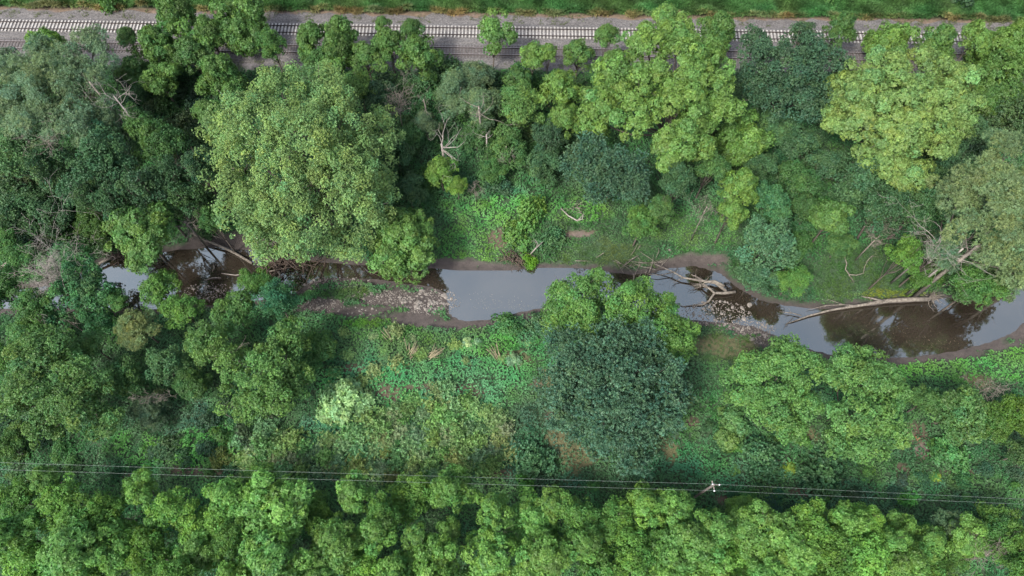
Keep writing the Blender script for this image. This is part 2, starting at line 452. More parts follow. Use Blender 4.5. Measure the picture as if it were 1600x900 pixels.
STY = {
 # clump radius, tufts per m2 of clump, leaves per tuft, leaf length, width, spread, droop, outward bias, colour, colour jitter, material
 'puff':   dict(cr=.86, td=7.4, nl=11, L=.29, W=.105, spr=(.6, 1.5), dr=.28, fl=.8, col=(.096, .184, .044), mat=0),
 'cotton': dict(spray=.9, cr=.80, td=10.5, nl=9, L=.19, W=.12, spr=(.2, 1.2), dr=.0, fl=1.15, col=(.130, .210, .074), mat=0),
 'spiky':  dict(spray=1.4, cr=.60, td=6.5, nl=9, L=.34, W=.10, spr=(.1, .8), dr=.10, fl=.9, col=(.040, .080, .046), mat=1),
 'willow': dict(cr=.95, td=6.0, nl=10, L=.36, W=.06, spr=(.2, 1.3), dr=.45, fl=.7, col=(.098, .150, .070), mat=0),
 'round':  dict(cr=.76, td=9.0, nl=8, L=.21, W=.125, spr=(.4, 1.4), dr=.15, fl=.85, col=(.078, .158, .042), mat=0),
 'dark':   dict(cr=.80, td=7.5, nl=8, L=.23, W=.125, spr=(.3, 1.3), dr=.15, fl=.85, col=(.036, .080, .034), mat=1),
}
def gen_crown(rng, lobes, st, dens=1.0, inner=.35):
    s = STY[st]; CP = []; CD_ = []; CR = []
    full = []
    for (x, y, z, rx, ry, rz) in lobes:
        if rx > 1.5:
            full.append((x, y, z, rx * .80, ry * .80, rz * .80))
            for _ in range(int(4 + rx * 1.6)):
                d = fnorm(rng.normal(size=3) + np.array([0, 0, .35])); q = rng.uniform(.52, .78); k = rng.uniform(.26, .46) * min(1, 2.6 / rx + .25)
                full.append((x + d[0] * rx * q, y + d[1] * ry * q, z + d[2] * rz * q, rx * k, ry * k, rz * k))
        else: full.append((x, y, z, rx, ry, rz))
    lobes = full
    for (x, y, z, rx, ry, rz) in lobes:
        area = 4 * math.pi * ((rx * ry) ** 1.6 / 3 + 2 * (rx * rz) ** 1.6 / 3) ** (1 / 1.6) if rx > 0 else 0
        n = max(5, int(area * .37 / (math.pi * (s['cr'] * .72) ** 2)))
        d = fnorm(rng.normal(size=(n * 2, 3))); d = d[d[:, 2] > -.45][:n]
        k = rng.uniform(.78, 1.06, (len(d), 1))
        ki = rng.random(len(d)) < inner; k[ki] *= rng.uniform(.4, .8, (ki.sum(), 1))
        p = np.array([x, y, z]) + d * np.array([rx, ry, rz]) * k
        dd = fnorm(d / np.array([rx, ry, rz]))
        CP.append(p); CD_.append(dd); CR.append(s['cr'] * rng.uniform(.4, 1.45, len(d)))
    CP = np.concatenate(CP); CD_ = np.concatenate(CD_); CR = np.concatenate(CR)
    # drop clumps buried deep in another lobe
    keep = np.ones(len(CP), bool)
    for (x, y, z, rx, ry, rz) in lobes:
        q = np.linalg.norm((CP - np.array([x, y, z])) / np.array([rx, ry, rz]), axis=1)
        keep &= ~((q < .62) & (rng.random(len(CP)) < .8))
    CP, CD_, CR = CP[keep], CD_[keep], CR[keep]
    nt_ = np.maximum(5, (s['td'] * dens * 2.6 * math.pi * CR ** 2)).astype(int)
    ci = np.repeat(np.arange(len(CP)), nt_)
    d = fnorm(rng.normal(size=(len(ci), 3)) * .8 + CD_[ci] * .55 + np.array([0, 0, .42]))
    P = CP[ci] + d * CR[ci][:, None] * np.array([1, 1, s['fl']]) * rng.uniform(.78, 1.05, (len(ci), 1))
    P = P + fnorm(CD_[ci] + [0, 0, .3]) * (CR[ci] * rng.uniform(0, 1.0, len(ci)) ** 2 * s.get('spray', .5))[:, None]
    V, ti = leaves(rng, P, d, s['nl'], s['L'], s['W'], s['spr'], s['dr'])
    cj = ci[ti]
    base = np.array(s['col'])
    vt = rng.normal(1, .13, len(CP))[cj] * rng.normal(1, .11, len(P))[ti] * rng.normal(1, .06, len(V))
    yl = rng.normal(0, .08, len(CP))[cj] + rng.normal(0, .05, len(P))[ti]
    col = base * np.clip(vt, .45, 1.7)[:, None]
    col[:, 0] *= 1 + yl; col[:, 2] *= 1 - yl
    return V, np.clip(col, .004, .6)
def std_lobes(rng, R, rz, n=6, tall=False):
    L = [(rng.uniform(-.1, .1) * R, rng.uniform(-.1, .1) * R, .22 * rz, .58 * R, .58 * R, .75 * rz)]
    ph = rng.uniform(0, 6.28)
    for i in range(n):
        a = ph + 6.283 * i / n + rng.uniform(-.3, .3); q = rng.uniform(.45, .68) * R; r = rng.uniform(.28, .46) * R
        L.append((q * math.cos(a), q * math.sin(a), rng.uniform(-.35, .3) * rz, r, r, r * rng.uniform(.8, 1.1) * rz / R))
    for i in range(max(2, n // 2)):
        a = rng.uniform(0, 6.28); q = rng.uniform(.2, .5) * R; r = rng.uniform(.22, .36) * R
        L.append((q * math.cos(a), q * math.sin(a), rng.uniform(.2, .65) * rz, r, r, r * rz / R))
    return L
def limbs(rng, lobes, h0, base=(0, 0, 0), tr=.22, skip=0):
    """trunk + limbs in local space with z=0 at the ground; lobes given in crown space with offset h0"""
    b = MB(); top = np.array([lobes[0][0], lobes[0][1], h0 + lobes[0][2]]); B = np.array(base, float); B[2] -= .4
    fork = B * .45 + top * .55; fork[:2] += rng.uniform(-.3, .3, 2)
    m1 = B * .7 + fork * .3 + np.array([rng.uniform(-.15, .15), rng.uniform(-.15, .15), 0])
    b.tube([B, m1, fork, top], [tr * 1.25, tr, tr * .75, tr * .25], 7)
    for (x, y, z, rx, ry, rz) in lobes[1:]:
        e = np.array([x, y, h0 + z]); k = rng.uniform(.5, 1.0); s = m1 * (1 - k) + fork * k
        mid = (s + e) / 2 + np.array([0, 0, -.12 * np.linalg.norm(e[:2] - s[:2])]) + rng.uniform(-.2, .2, 3)
        r = tr * rng.uniform(.35, .5)
        b.tube([s, mid, e], [r, r * .7, r * .3], 5)
        for q in range(3):
            t = rng.uniform(.5, 1.0); s2 = mid * (1 - t) + e * t; e2 = e + rng.normal(size=3) * np.array([rx, ry, rz]) * .55
            b.tube([s2, (s2 + e2) / 2 + rng.uniform(-.15, .15, 3), e2], [r * .4, r * .25, r * .08], 4)
    return b
# prototypes per style: crown of radius 3.6 m, crown centre at z=0 ; trunks separately
PROTO = {}
def protos(st):
    if st not in PROTO:
        L = []
        for i in range(4 if st in ('puff', 'round') else 3):
            rng = np.random.default_rng(100 * i + 7 + sum(map(ord, st)))
            lb = std_lobes(rng, 3.6, 3.3, rng.integers(5, 8))
            V, c = gen_crown(rng, lb, st)
            me = quad_mesh('crown', V, c, M_gloss if STY[st]['mat'] else M_leaf)
            tb = limbs(rng, lb, 6.4, tr=.19).mesh('trunk', M_bark)
            L.append((me, tb))
        PROTO[st] = L
    return PROTO[st]
treerng = np.random.default_rng(77)
def place_tree(px, py, rx, h, st, tint, label, name='broadleaf_tree', cat='tree', group=None, asp=1.0, pi=None):
    """crown outline centred at photo pixel, rx = half width in px"""
    R = rx * (CAMZ - h * .7) / SD / F; 
    for _ in range(3):
        rzz = min(R * .92, h * .48) * asp * (1.3 if h >= 10 and rx < 40 else 1.0); zc = h - rzz
        x, y, t = on_z(px, py, zc); R = rx * t / F
    x, y = float(x), float(y); g = float(hz(x, y))
    P = protos(st); k = int(treerng.integers(len(P))) if pi is None else pi
    me, tb = P[k]; rot = float(treerng.uniform(0, 6.28))
    root = tag(empty(name, (x, y, g)), label, cat, group)
    sx = R / 3.45
    cr = mobj('crown', me, root, (0, 0, zc - g)); cr.scale = (sx * treerng.uniform(.93, 1.07), sx * treerng.uniform(.93, 1.07), rzz / 3.3); cr.rotation_euler = (0, 0, rot)
    cr.color = (*tint, 1)
    tk = mobj('trunk', tb, root); tk.scale = (sx, sx, (zc - g) / 6.4); tk.rotation_euler = (0, 0, rot)
    return root
def big_tree(px, py, h, lobes_px, st, tint, label, dz=0.0, name='broadleaf_tree', tr=.4, dens=1.0, seed=1, inner=.35, cat='tree'):
    """lobes_px: (px,py,z,r_px[,flat]) each lobe at photo pixel and world height z"""
    rng = np.random.default_rng(seed)
    x0, y0, _ = on_z(px, py, h * .6 + dz); x0, y0 = float(x0), float(y0); g = float(hz(x0, y0))
    L = []
    for l in lobes_px:
        l = list(l); l[2] += dz
        x, y, t = on_z(l[0], l[1], l[2]); r = l[3] * t / F; fl = l[4] if len(l) > 4 else .9
        L.append((float(x) - x0, float(y) - y0, l[2] - g, r, r, r * fl))
    V, c = gen_crown(rng, L, st, dens, inner)
    root = tag(empty(name, (x0, y0, g)), label, cat)
    cr = mobj('crown', quad_mesh('crown', V, c, M_gloss if STY[st]['mat'] else M_leaf), root); cr.color = (*tint, 1)
    # trunk aims at the mean lobe
    tl = [(0, 0, h * .55 - g, 1, 1, 1)] + L
    mobj('trunk', limbs(rng, tl, 0, tr=tr).mesh('trunk', M_bark), root)
    return root


BR, MID, DIM, YEL, BLU = (1.12, 1.10, 1.0), (.85, .92, .95), (.62, .72, .78), (1.35, 1.12, .85), (.75, .98, 1.5)
# ---------------------------------------------------------------- large trees
big_tree(470, 265, 18, [(470,235,14.5,70),(400,200,13,56),(530,195,12,56),(362,262,10,46),(440,300,13,62),(540,285,12,58),(390,335,9,48),(480,365,9,42),
    (440,145,12,42),(580,245,9,42),(500,145,10,38),(570,330,8,36),(350,212,8,34),(425,375,6,32),(600,205,7,32),(540,375,5,30),(600,290,6,26)], 'cotton', (1.38,1.38,1.4),
    'huge broad pale green cottonwood, the widest crown, above the left bend of the creek', name='cottonwood_tree', tr=.65, seed=11, dz=3)
big_tree(1405, 185, 15, [(1402,150,13.5,48),(1350,150,12,38),(1455,160,12,40),(1400,205,12,42),(1345,195,10,32),(1450,215,10,36),(1490,170,9,36),(1390,255,8,30),
    (1422,278,7,28),(1325,140,10,30),(1380,112,11,34),(1440,110,11,30),(1305,190,8,20),(1365,240,8,20),(1492,125,8,28),(1480,205,8,24)], 'puff', (1.5,1.28,1.5),
    'large round yellow-green tree with a domed crown, the yellowest in the wood', name='walnut_tree', tr=.5, seed=12, dz=2)
big_tree(1060, 150, 15, [(1060,110,13.5,46),(1000,140,12,40),(1110,130,12,38),(1060,175,12,42),(962,118,10,30),(1010,72,12,32),(1060,58,12,28),(938,162,9,28),
    (1122,175,10,30),(1078,222,9,30),(1040,238,8,22),(990,185,10,30),(1098,92,11,30),(930,190,7,20),(1040,32,11,16),(1090,195,9,22)], 'puff', (1.15,1.12,1.05),
    'large bright green tree with many puffy lobes reaching up over both railway tracks', name='walnut_tree', tr=.5, seed=13, dz=3.5)
big_tree(1235, 120, 13, [(1235,112,11,46),(1190,100,10,36),(1285,105,10,36),(1200,150,8,38),(1260,158,8,36),(1178,75,8,24),(1250,72,9,28),(1298,140,7,24),(1175,130,8,24)], 'dark', (.95,1,1.1),
    'large very dark green dense tree just left of the yellow-green domed tree', tr=.4, seed=14, dz=2)
big_tree(960, 610, 13, [(960,600,11,54),(900,590,9,40),(1020,590,9,40),(950,540,10,38),(1000,530,9,30),(900,648,8,38),(962,660,9,44),(1030,650,8,36),(990,700,6,32),
    (888,545,8,28),(1052,620,6,24),(866,605,6,26),(940,695,5,26),(1000,715,4,20)], 'spiky', (1.3,1.45,1.4),
    'big round dark blue-green tree standing in the clearing below the creek', tr=.4, seed=15, dens=1.1, dz=2)
big_tree(900, 470, 10, [(900,462,8,36),(870,490,6,26),(936,450,7,22),(910,498,8,28),(868,465,5,18),(880,510,5,20)], 'round', (1.15,1.25,1.1),
    'fresh green tree touching the right end of the open pool', tr=.28, seed=16, dz=1.5)
big_tree(1015, 505, 10, [(985,478,8,34),(1022,508,8,36),(1052,542,7,28),(998,460,6,20),(1062,515,5,18),(1040,480,6,20),(1068,550,5,16)], 'round', (1.2,1.3,1.05),
    'bright green tree between the blue-green tree and the driftwood in the creek', tr=.28, seed=17, dz=1.5)
big_tree(631, 384, 9, [(630,368,7,30),(608,398,6,26),(656,392,6,25),(640,420,4,22),(615,352,6,20),(598,402,4,14),(666,368,5,18),(655,345,5,15)], 'puff', (1.0,1.05,1.0),
    'small round bright tree overhanging the creek beside the pale rocks', tr=.22, seed=18)
big_tree(1545, 330, 14, [(1545,285,15,42),(1502,300,12,28),(1590,300,15,42),(1562,350,13,40),(1602,385,12,36),(1512,352,12,22),(1572,245,10,32),(1590,425,6,24),(1480,298,7,18),(1540,395,11,20)], 'willow', (1.3,1.25,1.1),
    'pale olive willow with thick bare limbs and bleached dead branches above the right pool', name='willow_tree', tr=.5, seed=19, dens=.8, dz=5)
big_tree(88, 140, 13, [(85,140,11,46),(40,132,9,36),(130,128,10,34),(150,100,9,28),(70,92,9,28),(60,190,9,38),(110,190,9,34),(25,180,7,32),(155,185,7,26),(145,66,9,17),(105,100,9,26)], 'willow', (1.0,1.08,1.15),
    'large grey-green willow with feathery crown in the upper left corner', name='willow_tree', tr=.45, seed=20, dens=.85, dz=3)
big_tree(1212, 605, 10, [(1215,590,8,36),(1172,580,6,26),(1250,572,7,30),(1210,640,6,32),(1250,628,6,28),(1182,628,5,24),(1225,550,6,24),(1150,608,4,18),(1235,668,4,20)], 'round', (1.15,1.27,1.2),
    'bushy mid-green tree below the right pool, left one of the side-by-side pair', tr=.25, seed=21, dz=3)
big_tree(1345, 625, 10, [(1345,598,8,36),(1310,580,7,26),(1380,600,7,28),(1330,650,7,32),(1375,648,6,28),(1342,560,6,24),(1350,698,5,26),(1397,680,5,20),(1312,692,4,20)], 'round', (1.12,1.22,1.2),
    'bushy mid-green tree below the right pool, right one of the side-by-side pair', tr=.25, seed=22, dz=3)
big_tree(85, 600, 11, [(55,550,9,40),(100,580,8,34),(50,610,8,36),(112,640,7,34),(150,612,6,28),(70,665,5,28),(160,660,5,24),(20,640,6,26),(95,540,8,24)], 'round', (1.05,1.08,1.1),
    'wide mid-green tree below the grey dead twigs at the left edge', tr=.32, seed=23, dz=2)
big_tree(410, 585, 11, [(405,588,8,34),(440,560,7,30),(370,570,6,24),(430,620,7,30),(392,636,5,22),(470,598,5,24),(455,525,6,28),(330,540,6,26),(365,625,4,18)], 'round', (1.1,1.15,1.05),
    'spreading green tree with bare limbs showing, left of the clearing', tr=.3, seed=24, dz=2)
big_tree(121, 445, 9, [(121,430,7,32),(100,460,6,28),(145,460,5,26),(112,400,5,20),(150,500,3,22),(92,498,4,20)], 'round', (.75,1.1,1.5),
    'blue-tinged green tree beside the grey dead twigs on the left bank', tr=.25, seed=25)
big_tree(222, 370, 9, [(219,360,10,26),(195,350,9,20),(245,342,9,18),(225,395,8,24),(242,380,9,20),(190,385,8,16),(236,412,6,16)], 'puff', (.9,.98,1.0),
    'bright lobed tree leaning over the left pool, left of the fallen trunk', tr=.22, seed=26)
big_tree(160, 255, 9, [(162,240,7,30),(140,270,6,28),(182,270,5,26),(166,215,6,20),(120,290,4,20)], 'dark', (1.1,1.3,1.2),
    'glossy dark green tree under the feathery grey-green willow', tr=.25, seed=27, dz=4.5)
big_tree(958, 265, 9, [(965,262,7,38),(925,240,6,28),(905,262,5,24),(985,290,5,28),(940,290,5,26)], 'spiky', (1.15,1.3,1.25),
    'rounded blue-green tree in front of the big puffy bright tree', tr=.25, seed=28, dz=3)

# ---------------------------------------------------------------- other single trees
TR = [
 (280,38,36,11,'puff',MID,'green walnut tree reaching across both tracks near the upper left'),
 (381,40,38,11,'puff',MID,'green tree over the tracks directly above the huge cottonwood'),
 (385,12,20,10,'round',DIM,'small tree top crossing the upper track above the huge cottonwood'),
 (200,62,18,9,'puff',DIM,'thin dark tree top beside the tracks, right of the feathery willow'),
 (250,85,34,10,'puff',MID,'round green tree just below the tracks, right of the feathery willow'),
 (252,128,30,9,'puff',(.95,1,.95),'round tree with its bare trunk visible below its crown'),
 (212,112,24,8,'puff',DIM,'dark tree squeezed between willow and the tree with the bare trunk'),
 (305,92,32,9,'puff',DIM,'dark green tree in the gap left of the huge cottonwood top'),
 (348,126,34,10,'puff',MID,'lobed green tree touching the upper left of the huge cottonwood'),
 (325,178,22,8,'puff',MID,'small green tree against the left flank of the huge cottonwood'),
 (72,70,22,11,'puff',(1,1.1,.8),'vivid green tree top poking above the willow onto the lower track'),
 (490,66,26,10,'puff',MID,'small bright tree over the lower track, above the right of the huge cottonwood'),
 (528,92,32,10,'puff',MID,'green tree between the lower track and the huge cottonwood'),
 (535,60,28,11,'puff',MID,'green lobed tree covering the lower track, left of the slim one'),
 (560,132,24,9,'round',BR,'light green bush-like tree at the right shoulder of the huge cottonwood'),
 (598,40,12,11,'puff',MID,'slender tree tip standing up over the pale concrete sleepers'),
 (610,78,27,10,'puff',MID,'green tree under the slender tip over the sleepers'),
 (645,52,18,11,'puff',DIM,'small dark tree top between the two tracks, left of the open ballast'),
 (655,96,32,10,'puff',MID,'round green tree at the left end of the open ballast'),
 (588,150,26,7,'dark',MID,'dark low tree behind the right shoulder of the huge cottonwood'),
 (620,240,26,7,'dark',(1.1,1.2,1),'dark tree pressed against the right flank of the huge cottonwood'),
 (640,300,24,6,'dark',(1,1.1,1),'dark low tree above the round tree that overhangs the creek'),
 (739,120,24,8,'willow',MID,'grey-green bushy tree at the foot of the open ballast'),
 (712,145,30,9,'willow',(1,1.1,1.1),'pale feathery tree left of the thin bare trunk'),
 (752,165,30,9,'willow',(1.05,1.15,1.1),'thin-crowned willow with bare limbs showing in the middle of the upper wood'),
 (812,165,34,9,'round',(1.15,1.15,1.1),'light green round tree right of the bare-limbed willow'),
 (665,195,22,7,'willow',MID,'small wispy tree left of the white snag'),
 (690,272,26,7,'puff',(1.05,1.1,.8),'vivid yellow-green tree below the white snag'),
 (714,292,18,5,'puff',(1.15,1.15,.8),'little vivid yellow-green tree right beside the larger one below the snag'),
 (745,215,26,6,'round',DIM,'dark green tree right behind the white snag'),
 (792,232,32,7,'round',MID,'mid green tree with a hanging grey dead spray'),
 (834,92,24,9,'puff',(1.05,1.08,1),'light green tree touching the lower track, right of the lone tree'),
 (857,82,13,10,'puff',BR,'narrow bright tree tip rising over the lower track'),
 (903,90,26,9,'puff',MID,'green tree in front of the lower track, below the tall narrow one'),
 (812,128,22,8,'puff',DIM,'dark green tree left of the bright tips by the ballast'),
 (874,150,32,10,'puff',BR,'bright lobed tree left of the big puffy tree'),
 (882,192,28,8,'puff',(1.0,1,.9),'lobed green tree above the blue-green one'),
 (858,215,26,7,'dark',MID,'dark tree in the shadow left of the blue-green one'),
 (948,62,19,12,'puff',MID,'tall narrow tree crossing both tracks left of the big puffy tree'),
 (1120,52,26,11,'puff',MID,'green tree over the upper track right of the big puffy tree'),
 (1108,90,18,9,'round',DIM,'small dark tree at the right end of the open lower track'),
 (1310,46,24,11,'puff',DIM,'slim dark green tree crossing the upper track above the yellow dome'),
 (1256,55,18,10,'dark',BR,'dark tree tip over the upper track behind the very dark tree'),
 (1387,75,33,10,'puff',BR,'bright lobed tree behind the yellow dome beside the track'),
 (1458,70,28,10,'puff',MID,'green tree over the lower track at the upper right'),
 (1522,62,22,11,'puff',BR,'small bright tree against the sleepers at the upper right'),
 (1560,88,36,10,'puff',(.95,.95,.8),'olive-green tree at the upper right corner below the tracks'),
 (1590,55,22,11,'puff',(1,1,.8),'olive tree tip at the right edge over the track'),
 (1550,135,44,10,'puff',(.7,.75,.7),'dull olive-green tree in the upper right corner'),
 (1572,185,40,8,'dark',(1.1,1.0,.8),'dark olive tree under the dull one at the right edge'),
 (1515,205,26,8,'dark',(1.3,1.3,1.2),'dark green tree at the right flank of the yellow dome'),
 (1472,245,30,7,'dark',(1.1,1.2,1.1),'dark low tree below the right flank of the yellow dome'),
 (1158,226,38,10,'puff',(1.05,1.08,1),'bright tree below the very dark tree'),
 (1212,198,26,8,'cotton',(.65,.85,.95),'grey-green tree tucked under the very dark tree'),
 (1152,292,28,12,'puff',(1.1,1.1,.95),'bright lobed tree hanging toward the creek above the driftwood'),
 (1142,335,22,10,'puff',(1.15,1.15,1),'lowest bright tree tip above the driftwood'),
 (1110,262,26,12,'round',MID,'mid green tree left of the bright hanging one'),
 (1100,235,20,6,'dark',MID,'dark tree in the hollow under the big puffy tree'),
 (1205,325,30,10,'round',(.7,.95,1.3),'blue-tinged tree right of the bright hanging one'),
 (1200,385,44,11,'dark',(1.5,1.6,1.7),'broad blue-green tree on the bank right of the driftwood'),
 (1180,430,30,5,'dark',(1.3,1.45,1.5),'low blue-green tree hanging over the water by the driftwood'),
 (1236,440,24,5,'round',(1,1.15,.9),'bright bushy tree beside the pile of brown brush'),
 (1262,330,26,7,'round',DIM,'mid green tree left of the round bright one on the right bank'),
 (1298,345,28,10,'puff',MID,'round bright tree on the right bank below the yellow dome'),
 (1312,385,22,5,'round',MID,'small round tree beside the crooked white branch'),
 (1347,278,40,10,'dark',(1.1,1.2,1.1),'dark tree directly below the yellow dome'),
 (1380,330,36,12,'dark',(1,1.1,1),'dark shaded tree above the grey twiggy snag'),
 (1430,330,36,12,'dark',(1.15,1.25,1),'dark tree left of the pale olive willow'),
 (1414,400,26,12,'round',(1.0,1.1,.7),'yellow-green bush-like tree above the root end of the long log'),
 (1470,392,30,13,'willow',(.9,1.05,1.1),'grey-green tree among bleached branches left of the pale willow'),
 (1525,448,34,9,'round',(.8,.95,.8),'green tree overhanging the right pool at the root end of the log'),
 (1560,430,28,9,'willow',(.9,1,.85),'olive tree leaning over the upper end of the right pool'),
 (1000,350,28,8,'round',(1.0,1.1,.9),'low mid green tree below the rounded blue-green one'),
 (1032,325,20,9,'round',MID,'small low tree right below the blue-green one'),
 (243,218,34,13,'round',MID,'mid green tree right of the dark glossy one'),
 (215,190,24,12,'round',DIM,'small tree between the bare-trunk tree and dark glossy tree'),
 (262,235,30,13,'round',DIM,'dark tree in the shade left of the huge cottonwood'),
 (35,245,44,12,'dark',(1.4,1.45,1.1),'dark green tree at the left edge below the willow'),
 (78,265,34,12,'dark',(1.2,1.25,1.1),'dark tree left of the glossy dark one'),
 (12,160,28,9,'willow',DIM,'dull willow crown cut by the left edge'),
 (10,100,26,9,'willow',(.7,.85,1),'dull grey-green tree at the left edge beside the ballast'),
 (34,335,36,7,'dark',(1.2,1.3,1.1),'dark tree above the mud bank at the left edge'),
 (88,340,32,6,'dark',(1,1.1,1),'dark low tree above the blue-tinged tree'),
 (8,380,22,6,'round',(1,1.15,1.1),'light green tree cut by the left edge above the water'),
 (145,345,26,5,'round',(.7,.75,.6),'olive-dark low tree left of the bright tree over the water'),
 (290,312,32,12,'dark',(1.1,1.2,.9),'dark low tree behind the grey dead tree'),
 (250,455,32,7,'round',(1.1,1.2,.95),'bright feathery tree at the lower edge of the left pool'),
 (216,510,28,8,'willow',(1.3,1.15,.85),'pale olive-tan feathery tree below the left pool'),
 (286,486,26,7,'round',(1.05,1.2,.85),'bright green tree right of the pale olive-tan one'),
 (318,535,30,8,'cotton',(.75,.9,.7),'light green tree with bare limbs below the gravel patch'),
 (364,488,32,8,'round',(.95,1.05,1),'green tree below the short logs in the water'),
 (398,445,24,5,'round',(.95,1.1,.9),'small green tree beside the brown debris jam'),
 (430,470,30,8,'cotton',(.38,.75,.95),'blue-green pale tree right below the debris jam'),
 (200,588,34,7,'round',(.8,.9,.95),'mid green tree between the wide left one and the spreading one'),
 (262,570,30,7,'dark',(1.5,1.6,1.3),'dark green tree under the pale olive-tan one'),
 (300,600,26,6,'round',(.75,.85,.85),'shaded green tree left of the spreading bare-limbed one'),
 (492,545,30,5,'round',(.85,1,1),'low grey-green tree at the left edge of the clearing'),
 (10,560,26,8,'round',(.8,.95,.7),'dark green tree cut by the left edge under the water'),
 (12,700,26,6,'round',(.8,.85,.7),'dark bushy tree at the left edge above the power lines'),
 (140,540,24,8,'round',(.9,1,1.05),'small tree above the wide left one, right of the white dead branch'),
 (235,640,28,5,'willow',(.75,.85,.9),'greyish thin tree above the nettle patch'),
 (1492,645,46,9,'round',(1.0,1.05,1.1),'wide grey-green bush-tree at the right, above the bare soil'),
 (1446,628,24,7,'round',(.9,1.0,1.0),'small grey-green tree left of the wide one at the right'),
 (1545,660,30,6,'round',(.8,.85,.6),'olive tree between the wide grey-green one and the right edge'),
 (1586,650,32,7,'round',(.95,.95,.5),'olive-yellow tree cut by the right edge'),
 (1592,712,28,6,'dark',(1.2,1.2,.8),'dark olive tree at the right edge above the power lines'),
 (1395,620,22,6,'round',(1,1.15,1),'light green tree at the right side of the side-by-side pair'),
 (1245,225,32,8,'dark',(1.0,1.1,1.0),'dark tree in the hollow below the very dark tree'),
 (1292,262,30,8,'dark',(1.1,1.2,1.1),'dark tree left of the lower tip of the yellow dome'),
 (1248,285,30,7,'round',(.6,.75,.8),'dull tree above the broad blue-green one on the bank'),
 (1180,262,26,7,'dark',(1.1,1.2,1.0),'dark tree hidden behind the bright hanging one'),
 (1325,305,26,6,'dark',(1.2,1.3,1.2),'dark tree above the round bright one of the right bank'),
 (1245,385,24,5,'round',(.7,.85,.8),'dull green low tree right of the broad blue-green one'),
 (845,262,28,6,'dark',(1.2,1.3,1.2),'dark green tree left of the rounded blue-green one'),
 (770,265,24,5,'round',(.75,.9,.9),'green low tree under the hanging grey spray'),
 (640,215,24,7,'round',(.6,.75,.8),'dull green tree between the cottonwood and the white snag'),
 (1000,300,24,5,'dark',(1.2,1.3,1.2),'dark low tree at the right side of the blue-green one'),
 (1060,285,26,13,'dark',(1.1,1.2,1.1),'dark low tree under the lobes of the big puffy tree'),
 (500,100,26,9,'round',(.8,.9,.9),'shaded tree between the cottonwood top and the green trackside trees'),
 (575,95,28,9,'puff',(.85,.9,.9),'green tree in the gap right of the trackside pair'),
 (425,75,22,10,'round',(.9,1,.9),'small green tree directly on top of the huge cottonwood'),
 (330,60,28,10,'puff',(.85,.93,.95),'green tree between the two tall ones crossing the tracks'),
 (228,298,34,15,'dark',(1.0,1.1,1.0),'tall dark tree above the bright tree over the water'),
 (180,318,28,13,'dark',(1.0,1.15,1.0),'tall dark tree left of the one above the bright tree over the water'),
 (272,278,30,14,'dark',(.9,1.0,.9),'tall dark tree touching the lower left of the huge cottonwood'),
 (140,310,26,12,'dark',(1.1,1.15,.9),'dark tree right below the glossy dark one'),
 (330,345,22,10,'round',(.7,.85,.8),'green tree on the upper shore behind the slanting pale trunk'),
 (312,262,26,16,'dark',(.9,1.05,1.0),'tall dark tree under the left flank of the huge cottonwood'),
 (30,402,26,7,'round',(.8,1,1.0),'green tree over the muddy bank at the left edge'),
 (45,520,26,7,'round',(.9,1.05,.95),'green tree on the near bank at the left edge'),
 (180,470,20,6,'round',(.9,1.1,1.0),'small green tree on the near bank of the left pool'),
 (1490,825,28,8,'willow',(.8,.95,.9),'dull greyish tree near the lower right corner'),
 (1545,835,30,8,'round',(.75,.95,.8),'green tree behind the grey leafless one in the lower right corner'),
 (0,455,36,9,'round',(.8,1,.9),'low green tree over the creek at the left edge'),
 (52,476,30,9,'round',(.85,1,1.0),'low green tree below the silver-grey twigs'),
 (140,448,26,8,'dark',(1.3,1.45,1.2),'dark green tree leaning over the dark end of the left pool'),
 (1495,432,32,6,'dark',(1.3,1.4,1.0),'dark green low tree at the root end of the long bleached log'),
 (1450,430,24,5,'round',(.75,.85,.6),'low tree on the grass just above the root end of the log'),
 (1690,385,60,18,'round',(.8,.9,.8),'tall tree beyond the right edge mirrored in the right pool'),
 (1725,320,60,17,'round',(.7,.85,.8),'second tall tree beyond the right edge'),
]
for t in TR: place_tree(*t)
# the lone tree at the ballast edge
def lone():
    rng = np.random.default_rng(5); x, y, _ = on_z(771, 116, .9); x, y = float(x), float(y); g = float(hz(x, y))
    lob = []
    for (px, py, z, r) in [(773,48,8.2,17),(784,62,7.4,13),(765,66,7.0,13),(776,28,9.6,10),(758,54,7.6,9),(792,52,7.8,8),(768,82,6,8)]:
        a, b_, t = on_z(px, py, z); q = r * t / F; lob.append((float(a) - x, float(b_) - y, z - g, q, q, q))
    V, c = gen_crown(rng, lob, 'puff', 1.0, .3)
    root = tag(empty('walnut_tree', (x, y, g)), 'lone slender tree on a thin bare trunk in front of the open tracks', 'tree')
    cr = mobj('crown', quad_mesh('crown', V, c, M_leaf), root); cr.color = (.9, 1, .95, 1)
    mobj('trunk', limbs(rng, lob, 0, tr=.13).mesh('trunk', M_bark), root)
lone()

